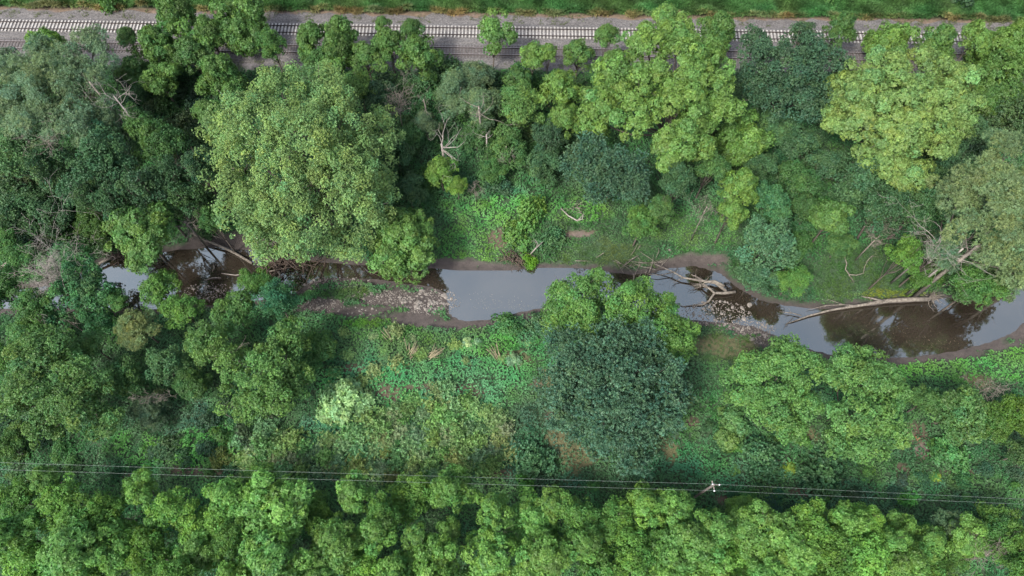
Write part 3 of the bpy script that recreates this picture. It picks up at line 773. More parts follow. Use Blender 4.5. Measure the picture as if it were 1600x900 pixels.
# ---------------------------------------------------------------- grove along the bottom
ORD = ['first','second','third','fourth','fifth','sixth','seventh','eighth','ninth','tenth','eleventh','twelfth','thirteenth','fourteenth','fifteenth','sixteenth','seventeenth','eighteenth','nineteenth','twentieth','twenty-first','twenty-second','twenty-third','twenty-fourth','twenty-fifth','twenty-sixth','twenty-seventh','twenty-eighth','twenty-ninth','thirtieth','thirty-first','thirty-second','thirty-third','thirty-fourth','thirty-fifth']
rowA = [(22,782,34,9,.85),(68,748,18,8,.8),(98,790,42,11,1.2),(222,764,28,8,1.0),(277,800,40,10,1.1),(364,776,32,10,1.15),(408,748,22,8,.95),(436,796,46,11,1.25),(490,790,26,8,.85),(556,772,34,9,.9),
        (640,778,28,8,.85),(706,768,30,10,1.0),(766,798,28,9,.95),(834,816,40,9,1.05),(898,806,36,10,1.0),(962,814,30,9,1.05),(1004,798,32,9,1.15),(1050,794,34,10,1.15),(1118,826,32,9,1.0),(1192,828,36,9,1.0),(1262,826,40,10,1.15),(1312,822,34,9,1.1),(1357,815,24,9,1.15),(1445,850,34,9,.95),(1566,832,30,8,.85),(1510,836,30,8,.9),(160,800,34,9,.95),(320,832,30,9,1.0),(600,800,26,8,.9),(868,790,24,9,1.0),(1160,800,24,7,.95),(1405,832,26,8,.95)]
rowB = [(20,842,38,9,.95),(122,850,44,10,1.0),(182,848,36,10,.95),(236,868,32,9,1.05),(318,858,38,10,1.05),(372,836,30,9,.8),(432,872,44,11,1.1),(527,846,36,9,.95),(592,828,38,10,1.1),(655,838,26,8,.85),(700,832,26,8,.95),
        (776,872,40,10,1.05),(852,868,36,10,1.05),(912,850,32,9,.95),(989,866,38,10,1.1),(1050,858,34,9,.9),(1082,852,38,10,1.1),(1141,868,38,10,1.15),(1236,864,40,10,1.1),(1300,868,30,9,.95),(1348,868,40,10,1.1),(1394,852,28,9,1.05),(1412,880,34,9,.8),(1484,866,30,8,.8),(1590,862,26,8,.85)]
rowC = [(60,895,38,9,1.05),(150,908,34,9,.9),(280,906,36,9,.95),(372,905,34,9,1.0),(500,900,36,9,1.05),(568,892,34,9,1.1),(625,900,30,9,.9),(680,884,38,10,1.05),(735,915,32,9,.9),(830,905,32,9,1.0),(940,902,36,9,.95),(1040,908,34,9,1.0),(1115,912,34,9,1.1),(1190,902,34,9,1.05),(1290,908,34,9,1.0),(1395,912,34,9,.95),(1460,905,30,8,.85),(1600,910,30,8,.8)]
r_ = random.Random(4)
for row, rn in ((rowA, 'top row'), (rowB, 'middle row'), (rowC, 'bottom row')):
    row.sort()
    for i, (x, y, rx, h, v) in enumerate(row):
        h += r_.uniform(-2, 2.2); h += r_.uniform(-1, 2); v *= r_.uniform(.82, 1.22); rx *= r_.uniform(.86, 1.16)
        tone = 'bright yellow-green' if v > 1.07 else ('dull green' if v < .9 else 'mid green')
        st = 'puff' if v > .88 and r_.random() < .8 else 'round'
        u = r_.uniform(-.06, .06)
        place_tree(x, y, rx * 1.04, h, st, (v * (.98 + u) * (1 if st == 'puff' else 1.3), v * 1.12 * (1 if st == 'puff' else 1.25), v * (.98 - u)), '%s tree, %s from left in the %s of the lower grove' % (tone, ORD[i], rn), name='walnut_tree' if st == 'puff' else 'broadleaf_tree', group='trees of the lower grove')

# ---------------------------------------------------------------- bushes
def bush_mesh(seed, st, R=1.5, rz=1.1, dens=1.0):
    rng = np.random.default_rng(seed)
    lb = [(0, 0, rz * .45, R * .7, R * .7, rz * .7)]
    for i in range(5):
        a = rng.uniform(0, 6.28); q = rng.uniform(.4, .65) * R; r = rng.uniform(.3, .45) * R
        lb.append((q * math.cos(a), q * math.sin(a), rng.uniform(.2, .5) * rz, r, r, r * rz / R))
    V, c = gen_crown(rng, lb, st, dens); return V, c
def feather_mesh(seed):
    rng = np.random.default_rng(seed); n = 150
    P = rng.normal(size=(n, 3)) * np.array([.55, .55, .25]) + np.array([0, 0, .75]); D = fnorm(rng.normal(size=(n, 3)) * .35 + np.array([0, 0, .8]) + P * np.array([.5, .5, 0]))
    V, i = leaves(rng, P, D, 9, .32, .10, (.5, 1.5), .0)
    c = np.array((.135, .27, .105)) * rng.normal(1, .16, (len(V), 1)) * rng.normal(1, .12, (n, 1))[i]
    c[:, 0] *= 1 + .25 * rng.random(n)[i]
    return V, np.clip(c, .01, .5)
BM = {k: [quad_mesh('foliage', *bush_mesh(300 + i, k), M_gloss if STY[k]['mat'] else M_leaf) for i in range(3)] for k in ('round', 'dark', 'spiky', 'puff')}
BM['feather'] = [quad_mesh('foliage', *feather_mesh(400 + i), M_leaf) for i in range(4)]
def bush(px, py, rx, st, tint, label, group=None, name='bush', cat='bush', hs=1.0, rr=random.Random(8)):
    x, y, z = gp(px, py); t = on_z(px, py, z)[2]; s = rx * t / F / 1.55
    if st == 'feather': s = rx * t / F / 1.1
    o = mobj(name, rr.choice(BM[st]), None, (x, y, z - .1)); o.scale = (s * rr.uniform(.85, 1.15), s * rr.uniform(.85, 1.15), s * hs * rr.uniform(.8, 1.2)); o.rotation_euler = (0, 0, rr.uniform(0, 6.28))
    o.color = (*tint, 1); return tag(o, label, cat, group)
bush(541, 622, 30, 'puff', (2.2,1.9,3.3), 'rounded pale cream-flowering bush at the left edge of the clearing', hs=1.3, name='flowering_shrub', cat='shrub')
bush(541, 642, 27, 'puff', (2.0,1.75,2.8), 'lower half of the pale flowering shrubs, just above the nettles', hs=1.0, name='flowering_shrub', cat='shrub')
bush(1195, 716, 28, 'dark', (1.2,1.45,1.4), 'round dark green bush right of the blue-green tree, above the power lines')
bush(1270, 738, 34, 'dark', (1.1,1.3,1.2), 'broad dark green bramble below the side-by-side pair of trees')
bush(1232, 735, 9, 'puff', (1.7,1.3,.8), 'small yellow bush between the dark bush and the bramble')
bush(825, 411, 12, 'round', (1.2,1.5,.5), 'small round vivid green bush at the water edge by the brush pile', hs=1.2)
bush(826, 352, 26, 'round', (1.2,1.3,1.1), 'tall vine-covered bush above the brush pile', hs=1.6)
bush(812, 378, 20, 'round', (1.1,1.2,1.0), 'vine-covered bush directly above the brush pile', hs=1.2)
bush(862, 382, 20, 'dark', (1.4,1.6,1.4), 'dark bush right of the vine-covered bushes')
bush(728, 536, 6, 'puff', (3.0,2.4,5.5), 'small white-flowering bush above the larger white one', name='flowering_shrub', cat='shrub')
bush(746, 540, 8, 'puff', (2.0,1.7,3.4), 'small pale greyish bush at the pool side', name='flowering_shrub', cat='shrub')
bush(729, 541, 7, 'puff', (2.9,2.3,5.5), 'whitish round flowering bush in the clearing', name='flowering_shrub', cat='shrub')
bush(804, 562, 11, 'puff', (1.9,1.6,3.4), 'greyish-white bush left of the blue-green tree', name='flowering_shrub', cat='shrub')
bush(305, 622, 6, 'puff', (2.2,1.9,4.0), 'tiny whitish bush in the nettles at the lower left', name='flowering_shrub', cat='shrub')
bush(1141, 662, 20, 'puff', (1.1,1.2,1.6), 'pale grey-green shrub right of the blue-green tree', name='shrub', cat='shrub')
bush(1145, 690, 18, 'puff', (1.0,1.05,1.3), 'pale shrub above the round dark green bush', name='shrub', cat='shrub')
bush(845, 722, 30, 'dark', (1.3,1.6,1.6), 'low spreading dark green bush at the lower left of the blue-green tree', hs=.7)
bush(840, 508, 20, 'dark', (1.4,1.5,1.5), 'dark bush at the lower shore of the open pool')
bush(790, 512, 18, 'round', (.7,.9,1.0), 'grey-green bush at the lower shore of the open pool, left of the dark one')
bush(1432, 742, 9, 'puff', (1.5,1.4,2.0), 'pale shrub beside the bare soil on the right', name='shrub', cat='shrub')
bush(1463, 745, 7, 'puff', (2.2,1.6,.8), 'small yellow shrub beside the bare soil on the right', name='shrub', cat='shrub')
bush(1480, 705, 24, 'round', (.8,1.1,1.2), 'green bush right of the bare soil')
bush(430, 5, 14, 'round', (1.2,1.2,.9), 'small bush on the grass bank above the tracks, above the huge cottonwood')
bush(185, 2, 22, 'round', (.9,1,.8), 'bush on the grass bank at the upper left')
bush(1296, 12, 14, 'round', (.8,.95,.9), 'bush on the grass bank at the upper right')
bush(1490, 2, 26, 'dark', (1,1,1), 'dark bush on the grass bank near the upper right corner')
bush(415, 420, 12, 'round', (1,1.2,.8), 'tiny green bush on the bank at the foot of the fallen pale trunk')
# named groups
def inpoly(px, py, P):
    c = False
    for i in range(len(P)):
        (ax, ay), (bx, by) = P[i], P[(i + 1) % len(P)]
        if (ay > py) != (by > py) and px < (bx - ax) * (py - ay) / (by - ay) + ax: c = not c
    return c
ROWN = ['top', 'second', 'third', 'fourth', 'fifth', 'sixth', 'seventh', 'eighth', 'ninth', 'tenth', 'eleventh', 'twelfth']
def scatter(n, P, seed, md, fn, band=26):
    """spread n bushes over a photo region; they are told apart by row and by count from the left"""
    rr = random.Random(seed); xs = [p[0] for p in P]; ys_ = [p[1] for p in P]; done = []; k = 0
    while len(done) < n and k < n * 60:
        k += 1; x, y = rr.uniform(min(xs), max(xs)), rr.uniform(min(ys_), max(ys_))
        if inpoly(x, y, P) and all(math.hypot(x - a, y - b_) > md for a, b_ in done): done.append((x, y))
    y0 = min(p[1] for p in done); band = max(band, (max(p[1] for p in done) - y0) / 11.9); rows = {}
    for p in done: rows.setdefault(int((p[1] - y0) / band), []).append(p)
    for q, key in enumerate(sorted(rows)):
        for i, (x, y) in enumerate(sorted(rows[key])):
            fn(x, y, rr, '%s from left in the %s row' % (ORD[i], ROWN[q]))
THK = [(575,655),(650,625),(700,605),(745,635),(795,660),(800,720),(760,745),(600,745),(520,740),(380,730),(365,690),(430,665),(510,690)]
scatter(105, THK, 21, 13, lambda x, y, r, w_: bush(x, y, r.uniform(9, 16), 'feather', (r.uniform(.8, 1.25), r.uniform(.85, 1.12), r.uniform(.7, 1.3)),
        'feathery yellow-green shrub, ' + w_ + ' of the clearing thicket', 'feathery shrubs of the clearing thicket', 'feathery_shrub', 'shrub', r.uniform(.8, 1.5)))
THK2 = [(470,520),(620,510),(840,540),(840,560),(640,572),(560,600),(500,590)]
scatter(16, THK2, 22, 22, lambda x, y, r, w_: bush(x, y, r.uniform(6, 11), 'feather', (r.uniform(1, 1.3), r.uniform(.9, 1.15), r.uniform(.7, 1.2)),
        'loose light green shrub, ' + w_ + ' between thicket and pool', 'loose shrubs below the pool', 'feathery_shrub', 'shrub', r.uniform(.7, 1.2)))
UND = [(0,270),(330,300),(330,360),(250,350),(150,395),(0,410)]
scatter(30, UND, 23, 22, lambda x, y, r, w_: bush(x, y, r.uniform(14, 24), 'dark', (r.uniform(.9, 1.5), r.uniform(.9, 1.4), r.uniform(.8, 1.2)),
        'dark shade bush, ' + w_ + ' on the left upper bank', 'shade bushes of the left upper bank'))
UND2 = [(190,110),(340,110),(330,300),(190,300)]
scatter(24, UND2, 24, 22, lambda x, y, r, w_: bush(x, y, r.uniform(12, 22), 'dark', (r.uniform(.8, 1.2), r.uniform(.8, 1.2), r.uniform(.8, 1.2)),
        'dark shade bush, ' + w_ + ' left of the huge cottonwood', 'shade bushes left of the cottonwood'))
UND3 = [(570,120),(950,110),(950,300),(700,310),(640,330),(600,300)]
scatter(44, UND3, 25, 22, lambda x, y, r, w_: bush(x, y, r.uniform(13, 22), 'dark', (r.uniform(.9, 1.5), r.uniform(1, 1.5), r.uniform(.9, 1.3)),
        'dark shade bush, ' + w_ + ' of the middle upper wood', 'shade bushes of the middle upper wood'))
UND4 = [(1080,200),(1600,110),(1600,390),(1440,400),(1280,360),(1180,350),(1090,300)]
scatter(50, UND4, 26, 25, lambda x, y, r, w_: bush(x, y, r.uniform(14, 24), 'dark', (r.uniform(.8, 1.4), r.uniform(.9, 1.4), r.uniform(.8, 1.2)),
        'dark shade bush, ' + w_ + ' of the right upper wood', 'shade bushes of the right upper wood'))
UND5 = [(0,590),(120,700),(300,690),(300,560),(420,500),(500,600),(340,720),(0,735)]
scatter(34, UND5, 27, 20, lambda x, y, r, w_: bush(x, y, r.uniform(10, 18), r.choice(['dark', 'round']), (r.uniform(.7, 1.2), r.uniform(.9, 1.3), r.uniform(.9, 1.3)),
        'low green bush, ' + w_ + ' at the lower left', 'low bushes of the lower left'))
UND6 = [(1000,770),(1600,770),(1600,830),(1400,830),(1100,800),(700,770),(0,745),(0,735),(700,735)]
scatter(40, UND6, 28, 16, lambda x, y, r, w_: bush(x, y, r.uniform(8, 15), r.choice(['dark', 'round', 'round']), (r.uniform(.6, 1.0), r.uniform(.9, 1.3), r.uniform(.9, 1.3)),
        'low green bush, ' + w_ + ' under the power lines', 'low bushes under the power lines'))
UND7 = [(1090,640),(1290,690),(1450,720),(1600,740),(1600,780),(1120,745)]
scatter(26, UND7, 29, 18, lambda x, y, r, w_: bush(x, y, r.uniform(7, 13), r.choice(['dark', 'round']), (r.uniform(.7, 1.1), r.uniform(.9, 1.3), r.uniform(.9, 1.4)),
        'low green bush, ' + w_ + ' on the rough ground', 'low bushes of the rough ground'))

# ---------------------------------------------------------------- ground cover
veg = []
def vz(px, py, rx, ry, col, hgt=.45):
    x, y, z = gp(px, py); t = on_z(px, py, z)[2]; k = math.sin(math.atan2(CAMZ, y))
    veg.append((x, y, rx * t / F, ry * t / F / k, np.array(col), hgt))
MINT, VIVID, IVY, LIME, GRS = (.044,.146,.052), (.052,.145,.032), (.026,.072,.036), (.085,.150,.026), (.050,.085,.028)
for a in [(690,578,190,52,MINT,.5),(600,540,120,30,(.045,.105,.035),.3),(770,540,60,20,VIVID,.4),(850,680,50,55,IVY,.5),(880,740,120,20,IVY,.4),(300,700,110,35,VIVID,.5),(260,650,60,25,IVY,.4),(500,690,50,30,(.04,.11,.05),.4),
          (770,335,60,40,(.05,.13,.04),.5),(775,310,40,20,(.04,.12,.05),.5),(790,330,70,22,(.06,.16,.035),.4),(720,380,60,22,(.05,.135,.035),.3),(760,400,40,10,(.06,.14,.03),.2),(900,330,50,20,(.055,.13,.03),.4),(960,400,100,20,GRS,.12),(1080,360,60,30,(.045,.11,.03),.3),
          (1350,430,110,35,(.036,.072,.022),.12),(1400,462,80,8,(.09,.12,.02),.12),(1130,545,60,25,GRS,.1),(1500,575,110,25,VIVID,.25),(1580,560,40,20,(.06,.15,.03),.3),(530,460,45,14,(.045,.085,.022),.1),(600,505,60,10,(.05,.12,.02),.12),
          (640,525,80,12,(.04,.10,.025),.2),(1080,720,70,30,(.036,.11,.045),.4),(1170,740,80,20,(.035,.10,.04),.4),(1500,760,120,20,(.035,.085,.028),.3),(1350,770,120,20,(.03,.09,.04),.4),(450,30,40,10,(.03,.1,.03),.3),(1050,360,50,20,(.05,.11,.03),.2),(320,350,60,15,(.045,.12,.03),.4)]:
    vz(*a)
def veg_field(x, y):
    base = np.stack([np.full(x.shape, v) for v in (.034, .088, .030)], -1); h = np.full(x.shape, .45)
    a = N1(x, y, 6)[..., None]; base = base * (.7 + .6 * a)
    for vx, vy, rx, ry, c, hh in veg:
        d = np.hypot((x - vx) / rx, (y - vy) / ry); k = sstep(1.2, .8, d + (N3(x, y, 2.0) - .5) * .8)
        base = base * (1 - k[..., None]) + c * k[..., None]; h = h * (1 - k) + hh * k
    return base, h
def canopy(x, y, h):
    return h * (.2 + 2.6 * N2(x, y, 1.9) * N4(x, y, 1.0) + .7 * (N1(x, y, 4) - .3))
rng = np.random.default_rng(99)
def cand(n, y0=2, y1=112):
    x = rng.uniform(-112, 112, n); y = rng.uniform(y0, y1, n); z = hz(x, y)
    dd = y * CD + (CAMZ - z) * SD; px = IW / 2 + F * x / dd; py = IH / 2 - F * (y * SD - (CAMZ - z) * CD) / dd
    k = (px > -90) & (px < 1690) & (py > -60) & (py < 960)
    return x[k], y[k], z[k]
x, y, z = cand(520000)
gc, cut = ground_layers(x, y); s = srail(x, y)
grassy = (s > STOP + 1.0)
k = (rng.random(len(x)) > cut) & (sd_at(x, y) > .5) & ~grassy & (s < -SBOT - .6)
x, y, z = x[k], y[k], z[k]
col, h = veg_field(x, y); H0 = canopy(x, y, h)
e = .25; gxx = (canopy(x + e, y, h) - canopy(x - e, y, h)) / (2 * e); gyy = (canopy(x, y + e, h) - canopy(x, y - e, h)) / (2 * e)
D = fnorm(np.stack([-gxx, -gyy, np.full(x.shape, .8)], -1) + rng.normal(size=(len(x), 3)) * .22)
P = np.stack([x, y, z + np.maximum(H0, .02)], -1)
short = h < .16
for nm, sel, L_, W_, nl_, sp_ in (('creeping_vines_and_nettles', ~short, .19, .125, 6, (.7, 1.5)), ('bank_grass', short, .34, .045, 8, (.2, 1.2))):
    V, i = leaves(rng, P[sel], D[sel], nl_, L_, W_, sp_, .02)
    xx = x[sel]; yy = y[sel]
    tone = 1.85 * (.75 + .5 * N3(xx, yy, .8))[i] * rng.normal(1, .08, len(V)) * (.85 + .3 * N4(xx, yy, 3))[i]
    c = col[sel][i] * np.clip(tone, .4, 1.8)[:, None]; c[:, 0] *= (.65 + .6 * N2(xx, yy, 2.5))[i]; c[:, 2] *= (.7 + .6 * N1(xx, yy, 2.0))[i]
    tag(mobj(nm, quad_mesh(nm, V, c, M_leaf if nm[0] == 'c' else M_grass)), 'leafy green ground cover over the open and shaded ground' if nm[0] == 'c' else 'short grass on the creek banks', 'ground cover' if nm[0] == 'c' else 'grass', kind='stuff')
# tall grass bank north of the tracks
x, y, z = cand(420000, 85, 112); s = srail(x, y)
k = (s > STOP + .3 + 1.3 * N3(x, y, 1.5)) ; x, y, z = x[k], y[k], z[k]; s = s[k]
hh = .2 + 2.6 * N2(x, y, 1.5) * N1(x, y, 2.6) + .5 * sstep(STOP, STOP + 4, s)
P = np.stack([x, y, z + hh * .6], -1); D = fnorm(np.stack([rng.normal(0, .3, len(x)), rng.normal(-.2, .3, len(x)), np.ones(len(x))], -1))
V, i = leaves(rng, P, D, 6, .7, .11, (.1, 1.4), .2)
edge = sstep(STOP + 1.5, STOP + .8, s)
c = np.array((.042, .105, .030)) * (1 - edge[:, None]) + np.array((.12, .12, .05)) * edge[:, None]
c = c * (.55 + 1.1 * N4(x, y, 1.6))[:, None]; c = c[i] * np.clip(rng.normal(1, .2, len(V)), .4, 1.8)[:, None]; c[:, 0] *= (.7 + .7 * N2(x, y, 4))[i]
tag(mobj('tall_grass', quad_mesh('tall_grass', V, c, M_grass)), 'tall dark grass and weeds on the bank above the tracks', 'grass', kind='stuff')
# sparse weeds on the ballast edge
x, y, z = cand(60000, 70, 112); s = srail(x, y)
k = ((s > STOP - 1.6) | (s < -SBOT + 1.2)) & (s > -SBOT - 1) & (s < STOP + .6) & (N3(x, y, 1.2) > .62); x, y = x[k], y[k]
P = np.stack([x, y, np.full(len(x), BEDZ + .1)], -1); D = fnorm(np.stack([rng.normal(0, .3, len(x)), rng.normal(0, .3, len(x)), np.ones(len(x))], -1))
V, i = leaves(rng, P, D, 5, .28, .07, (.3, 1.4), .1)
tag(mobj('ballast_weeds', quad_mesh('ballast_weeds', V, np.array((.09, .11, .045)) * rng.normal(1, .2, (len(V), 1)), M_grass)), 'sparse weeds along the ballast edges', 'weeds', kind='stuff')

# ---------------------------------------------------------------- rocks
import bmesh
def rock_mesh(seed):
    rr = random.Random(seed); bm = bmesh.new(); bmesh.ops.create_icosphere(bm, subdivisions=2, radius=.5)
    sx, sy, sz = rr.uniform(.8, 1.25), rr.uniform(.7, 1.0), rr.uniform(.35, .6)
    pl = [(Vector((rr.uniform(-1, 1), rr.uniform(-1, 1), rr.uniform(-.3, 1))).normalized(), rr.uniform(.28, .44)) for _ in range(9)]
    for v in bm.verts:
        for n, d in pl:
            q = v.co.dot(n)
            if q > d: v.co -= n * (q - d)
        v.co = Vector((v.co.x * sx, v.co.y * sy, v.co.z * sz)) + Vector((rr.uniform(-.02, .02),) * 3)
    me = bpy.data.meshes.new('rock'); bm.to_mesh(me); bm.free(); me.materials.append(M_rock); return me
ROCK = [rock_mesh(i) for i in range(8)]
rk = random.Random(31)
def rock(px, py, wpx, label, group=None, fl=1.0):
    x, y, z = gp(px, py); z = max(z, WZ); t = on_z(px, py, z)[2]; s = wpx * t / F
    o = mobj('rock', rk.choice(ROCK), None, (x, y, z + s * .02)); o.scale = (s, s * rk.uniform(.8, 1.1), s * rk.uniform(.6, .95) * fl); o.rotation_euler = (rk.uniform(-.2, .2), rk.uniform(-.2, .2), rk.uniform(0, 6.28))
    return tag(o, label, 'rock', group)
def rocks(n, cx, cy, rx, ry, lab, grp, smin=2.0, smax=6.5, bucket={}):
    for _ in range(n):
        a = rk.uniform(0, 6.283); q = math.sqrt(rk.random())
        bucket.setdefault((lab, grp), []).append((cx + rx * q * math.cos(a), cy + ry * q * math.sin(a), smin + (smax - smin) * rk.random() ** 2.2))
def lay_rocks():
    for (lab, grp), L in rocks.__defaults__[2].items():
        L.sort(key=lambda p: p[1]); nr_ = max(3, min(11, len(L) // 11)); k = math.ceil(len(L) / nr_)
        for q in range(nr_):
            for i, (x, y, s_) in enumerate(sorted(L[q * k:(q + 1) * k])):
                rock(x, y, s_, '%s, %s from left in the %s row %s' % (lab[0], ORD[i], ROWN[q], lab[1]), grp)
A_ = (('pale angular rock', 'of the dense pile'), 'pale rocks left of the pool')
rocks(85, 664, 470, 42, 19, *A_, 3.2, 9); rocks(14, 690, 478, 16, 14, *A_, 3, 7)
B_ = (('small pale rock', 'around the grassy island'), 'rocks around the gravel island')
rocks(40, 520, 440, 60, 8, *B_); rocks(34, 590, 462, 34, 9, *B_); rocks(18, 500, 478, 30, 7, *B_); rocks(16, 560, 485, 40, 7, *B_)
Cc = (('grey rock', 'beside the left pool'), 'rocks beside the left pool')
rocks(34, 325, 456, 28, 12, *Cc, 2, 5)
D_ = (('wet grey rock', 'below the driftwood'), 'rocks of the riffle')
rocks(52, 1120, 487, 40, 16, *D_, 2, 6.5); rocks(34, 1165, 510, 38, 8, *D_, 2, 6); rocks(12, 1190, 525, 18, 8, *D_, 2, 6)
lay_rocks()
rock(654, 473, 12, 'largest pale slab in the rock pile at the left end of the open pool'); rock(324, 453, 7, 'whitest rock in the gravel patch beside the left pool')
rock(1127, 491, 8, 'largest pale boulder standing in the riffle below the driftwood'); rock(1170, 478, 11, 'grey boulder in the water right of the driftwood', None, 1.4)
rock(1174, 530, 12, 'flat pale boulder on the grass bank below the riffle'); rock(1162, 499, 8, 'rounded rock at the right end of the riffle shore')
rock(710, 462, 4, 'lone white stone poking out of the open pool beside the rock pile'); rock(1035, 464, 4, 'lone white stone in the dark water left of the driftwood'); rock(1039, 467, 4, 'lone brownish stone touching the white one left of the driftwood')
rock(1046, 391, 6, 'single pale stone on the grass bank above the driftwood')
# gravel that nobody could count
def gravel(name, spots, label):
    rg = np.random.default_rng(17); VV = []
    for cx, cy, rx, ry, n in spots:
        for _ in range(n):
            a = rg.uniform(0, 6.283); q = math.sqrt(rg.random()); px, py = cx + rx * q * math.cos(a), cy + ry * q * math.sin(a)
            x, y, t = on_z(px, py, -1.9); x = float(x); y = float(y); z = max(float(hz(x, y)), WZ) + .01; r = rg.uniform(.05, .13)
            p = np.array([[1, 0, 0], [0, 1, 0], [-1, 0, 0], [0, -1, 0]]) * r * rg.uniform(.6, 1.3, (4, 1)); tp = np.array([0, 0, r * .7])
            an = rg.uniform(0, 6.28); R_ = np.array([[math.cos(an), -math.sin(an), 0], [math.sin(an), math.cos(an), 0], [0, 0, 1]])
            p = p @ R_.T + np.array([x, y, z]); T_ = np.array([x, y, z]) + tp
            for i in range(4): VV.append([p[i], p[(i + 1) % 4], T_ + (p[(i + 1) % 4] - [x, y, z]) * .4, T_ + (p[i] - [x, y, z]) * .4])
            VV.append([T_ + (p[i] - [x, y, z]) * .4 for i in range(4)])
    tag(mobj(name, quad_mesh(name, np.array(VV), None, M_rock)), label, 'gravel', kind='stuff')
gravel('gravel', [(660,470,60,24,500),(505,443,45,10,200),(590,465,45,14,300),(500,480,50,12,200),(325,455,40,16,260),(1120,488,55,20,420),(1165,512,50,12,300),(1195,528,26,12,140),(900,498,40,4,40)], 'loose pale gravel on the creek bars')

def floating(spots):
    rg = np.random.default_rng(23); VV = []
    for cx, cy, rx, ry, n in spots:
        for _ in range(n):
            x, y, t = on_z(cx + rx * rg.normal() * .5, cy + ry * rg.normal() * .5, WZ)
            if sd_at(float(x), float(y)) > -.3: continue
            r = rg.uniform(.02, .06); a = rg.uniform(0, 6.28); u = np.array([math.cos(a), math.sin(a), 0]) * r; v = np.array([-math.sin(a), math.cos(a), 0]) * r * .6
            c = np.array([float(x), float(y), WZ + .008]); VV.append([c - u, c - v, c + u, c + v])
    tag(mobj('floating_leaves', quad_mesh('floating_leaves', np.array(VV), None, M_stalk)), 'tiny leaves and scum floating on the pools', 'floating leaves', kind='stuff')
floating([(770,470,60,14,90),(800,480,60,6,60),(1350,520,90,26,170),(1450,535,70,12,90),(1120,470,60,16,60),(330,420,60,22,60),(560,425,70,8,40),(1190,500,30,10,40)])

# ---------------------------------------------------------------- dead wood
def branchy(b, rng, p, d, L, r, depth, up=0.0, kink=.35, nb=(2, 4), ratio=.62, n=5):
    segs = 5; pts = [p]; rs = [r]; dd = d
    for i in range(segs):
        dd = fnorm(dd + rng.normal(size=3) * kink * .5 + np.array([0, 0, up])); pts.append(pts[-1] + dd * L / segs); rs.append(max(.012, r * (1 - .8 * (i + 1) / segs)))
    b.tube(pts, rs, n)
    if depth > 0:
        for k in range(rng.integers(*nb)):
            j = rng.integers(1, segs + 1); sd_ = fnorm(pts[j] - pts[j - 1] + rng.normal(size=3) * .8)
            branchy(b, rng, pts[j], sd_, L * ratio * rng.uniform(.7, 1.2), rs[j] * .6 + .006, depth - 1, up, kink, nb, ratio, 4)
def pz(px, py, z): x, y, t = on_z(px, py, z); return np.array([float(x), float(y), z])
def dead_tree(px, py, zt, hbase, L, r, depth, label, mat, seed, dirs=None, nb=(3, 5), up=.05, name='dead_tree', kink=.45, trunk=True):
    """fork of the dead crown at photo pixel (px,py) at height zt"""
    za = {52:3, 53:1, 55:2.5, 56:6, 57:6, 58:7, 41:4.5,42:3,43:3, 51:1, 47:1.5, 45:1.5, 59:4, 50:.5}.get(seed, 0); zt += za
    if dirs: dirs = [(a, c, e + za) for a, c, e in dirs]
    rng = np.random.default_rng(seed); f = pz(px, py, zt); g = float(hz(f[0], f[1])); o = np.array([f[0], f[1], g])
    root = tag(empty(name, tuple(o)), label, 'dead tree')
    b = MB(); b.tube([np.array([0, 0, -.3]), (f - o) * .5 + rng.uniform(-.15, .15, 3), f - o], [r * 1.5, r * 1.2, r], 6)
    mobj('trunk', b.mesh('trunk', mat), root)
    n = len(dirs) if dirs else 5; b = MB()
    for k in range(n):
        if dirs:
            q = pz(dirs[k][0], dirs[k][1], dirs[k][2]); d = q - f; l = np.linalg.norm(d); d = d / l
        else:
            a = 6.283 * k / n + rng.uniform(-.4, .4); d = fnorm(np.array([math.cos(a), math.sin(a), rng.uniform(.2, 1.0)])); l = L * rng.uniform(.7, 1.1)
        tb_ = rng.uniform(.72, 1.0) if dirs else 1.0; st0 = (f - o) * tb_
        if dirs: dv_ = q - (o + st0); l = np.linalg.norm(dv_); d = dv_ / l
        branchy(b, rng, st0, d, l, r * rng.uniform(.35, .6), depth, up * .3, kink * .9, nb)
    mobj('branches', b.mesh('branches', mat), root); return root
dead_tree(178, 150, 11, 0, 4, .10, 2, 'bleached crooked dead limbs sticking out of the feathery willow', M_white, 41, [(196,128,12),(140,170,11.5),(168,192,10),(212,152,11.5),(184,126,12.5),(135,135,12),(190,178,10)], (2, 4), 0)
dead_tree(140, 128, 12, 0, 3, .12, 2, 'bare pale limb in the middle of the feathery willow', M_pale, 42, [(132,108,12.5),(98,145,11.5),(142,145,12)], (2, 3), 0)
dead_tree(75, 222, 9, 0, 2.6, .09, 3, 'fine grey dead twigs on the lower left of the feathery willow', M_pale, 43)
dead_tree(624, 170, 6, 0, 2.6, .07, 3, 'rounded grey leafless bush-tree right of the huge cottonwood top', M_pale, 44, [(612,140,8),(624,136,8.5),(636,142,8),(642,150,7.5),(606,152,7.5),(644,165,6.5),(618,145,8),(630,150,8)], (3, 5), .1)
dead_tree(690, 225, 6, 0, 3, .17, 2, 'forked white snag standing in the middle of the upper wood', M_white, 45, [(686,202,8),(698,176,10),(722,206,7.5),(712,250,5.5),(732,240,5.5),(726,262,4.5),(706,198,8)], (1, 3), .05)
dead_tree(662, 155, 8, 0, 2, .07, 2, 'small upright grey snag left of the white forked one', M_pale, 46, [(658,148,9),(666,144,9.5),(676,160,9)], (2, 3), .1)
dead_tree(748, 166, 9, 0, 3, .13, 2, 'pale bare limbs rising through the thin-crowned willow', M_pale, 47, [(728,170,9),(762,148,10),(790,190,8),(735,195,8),(715,150,9.5),(775,150,9.5)], (2, 3), .02)
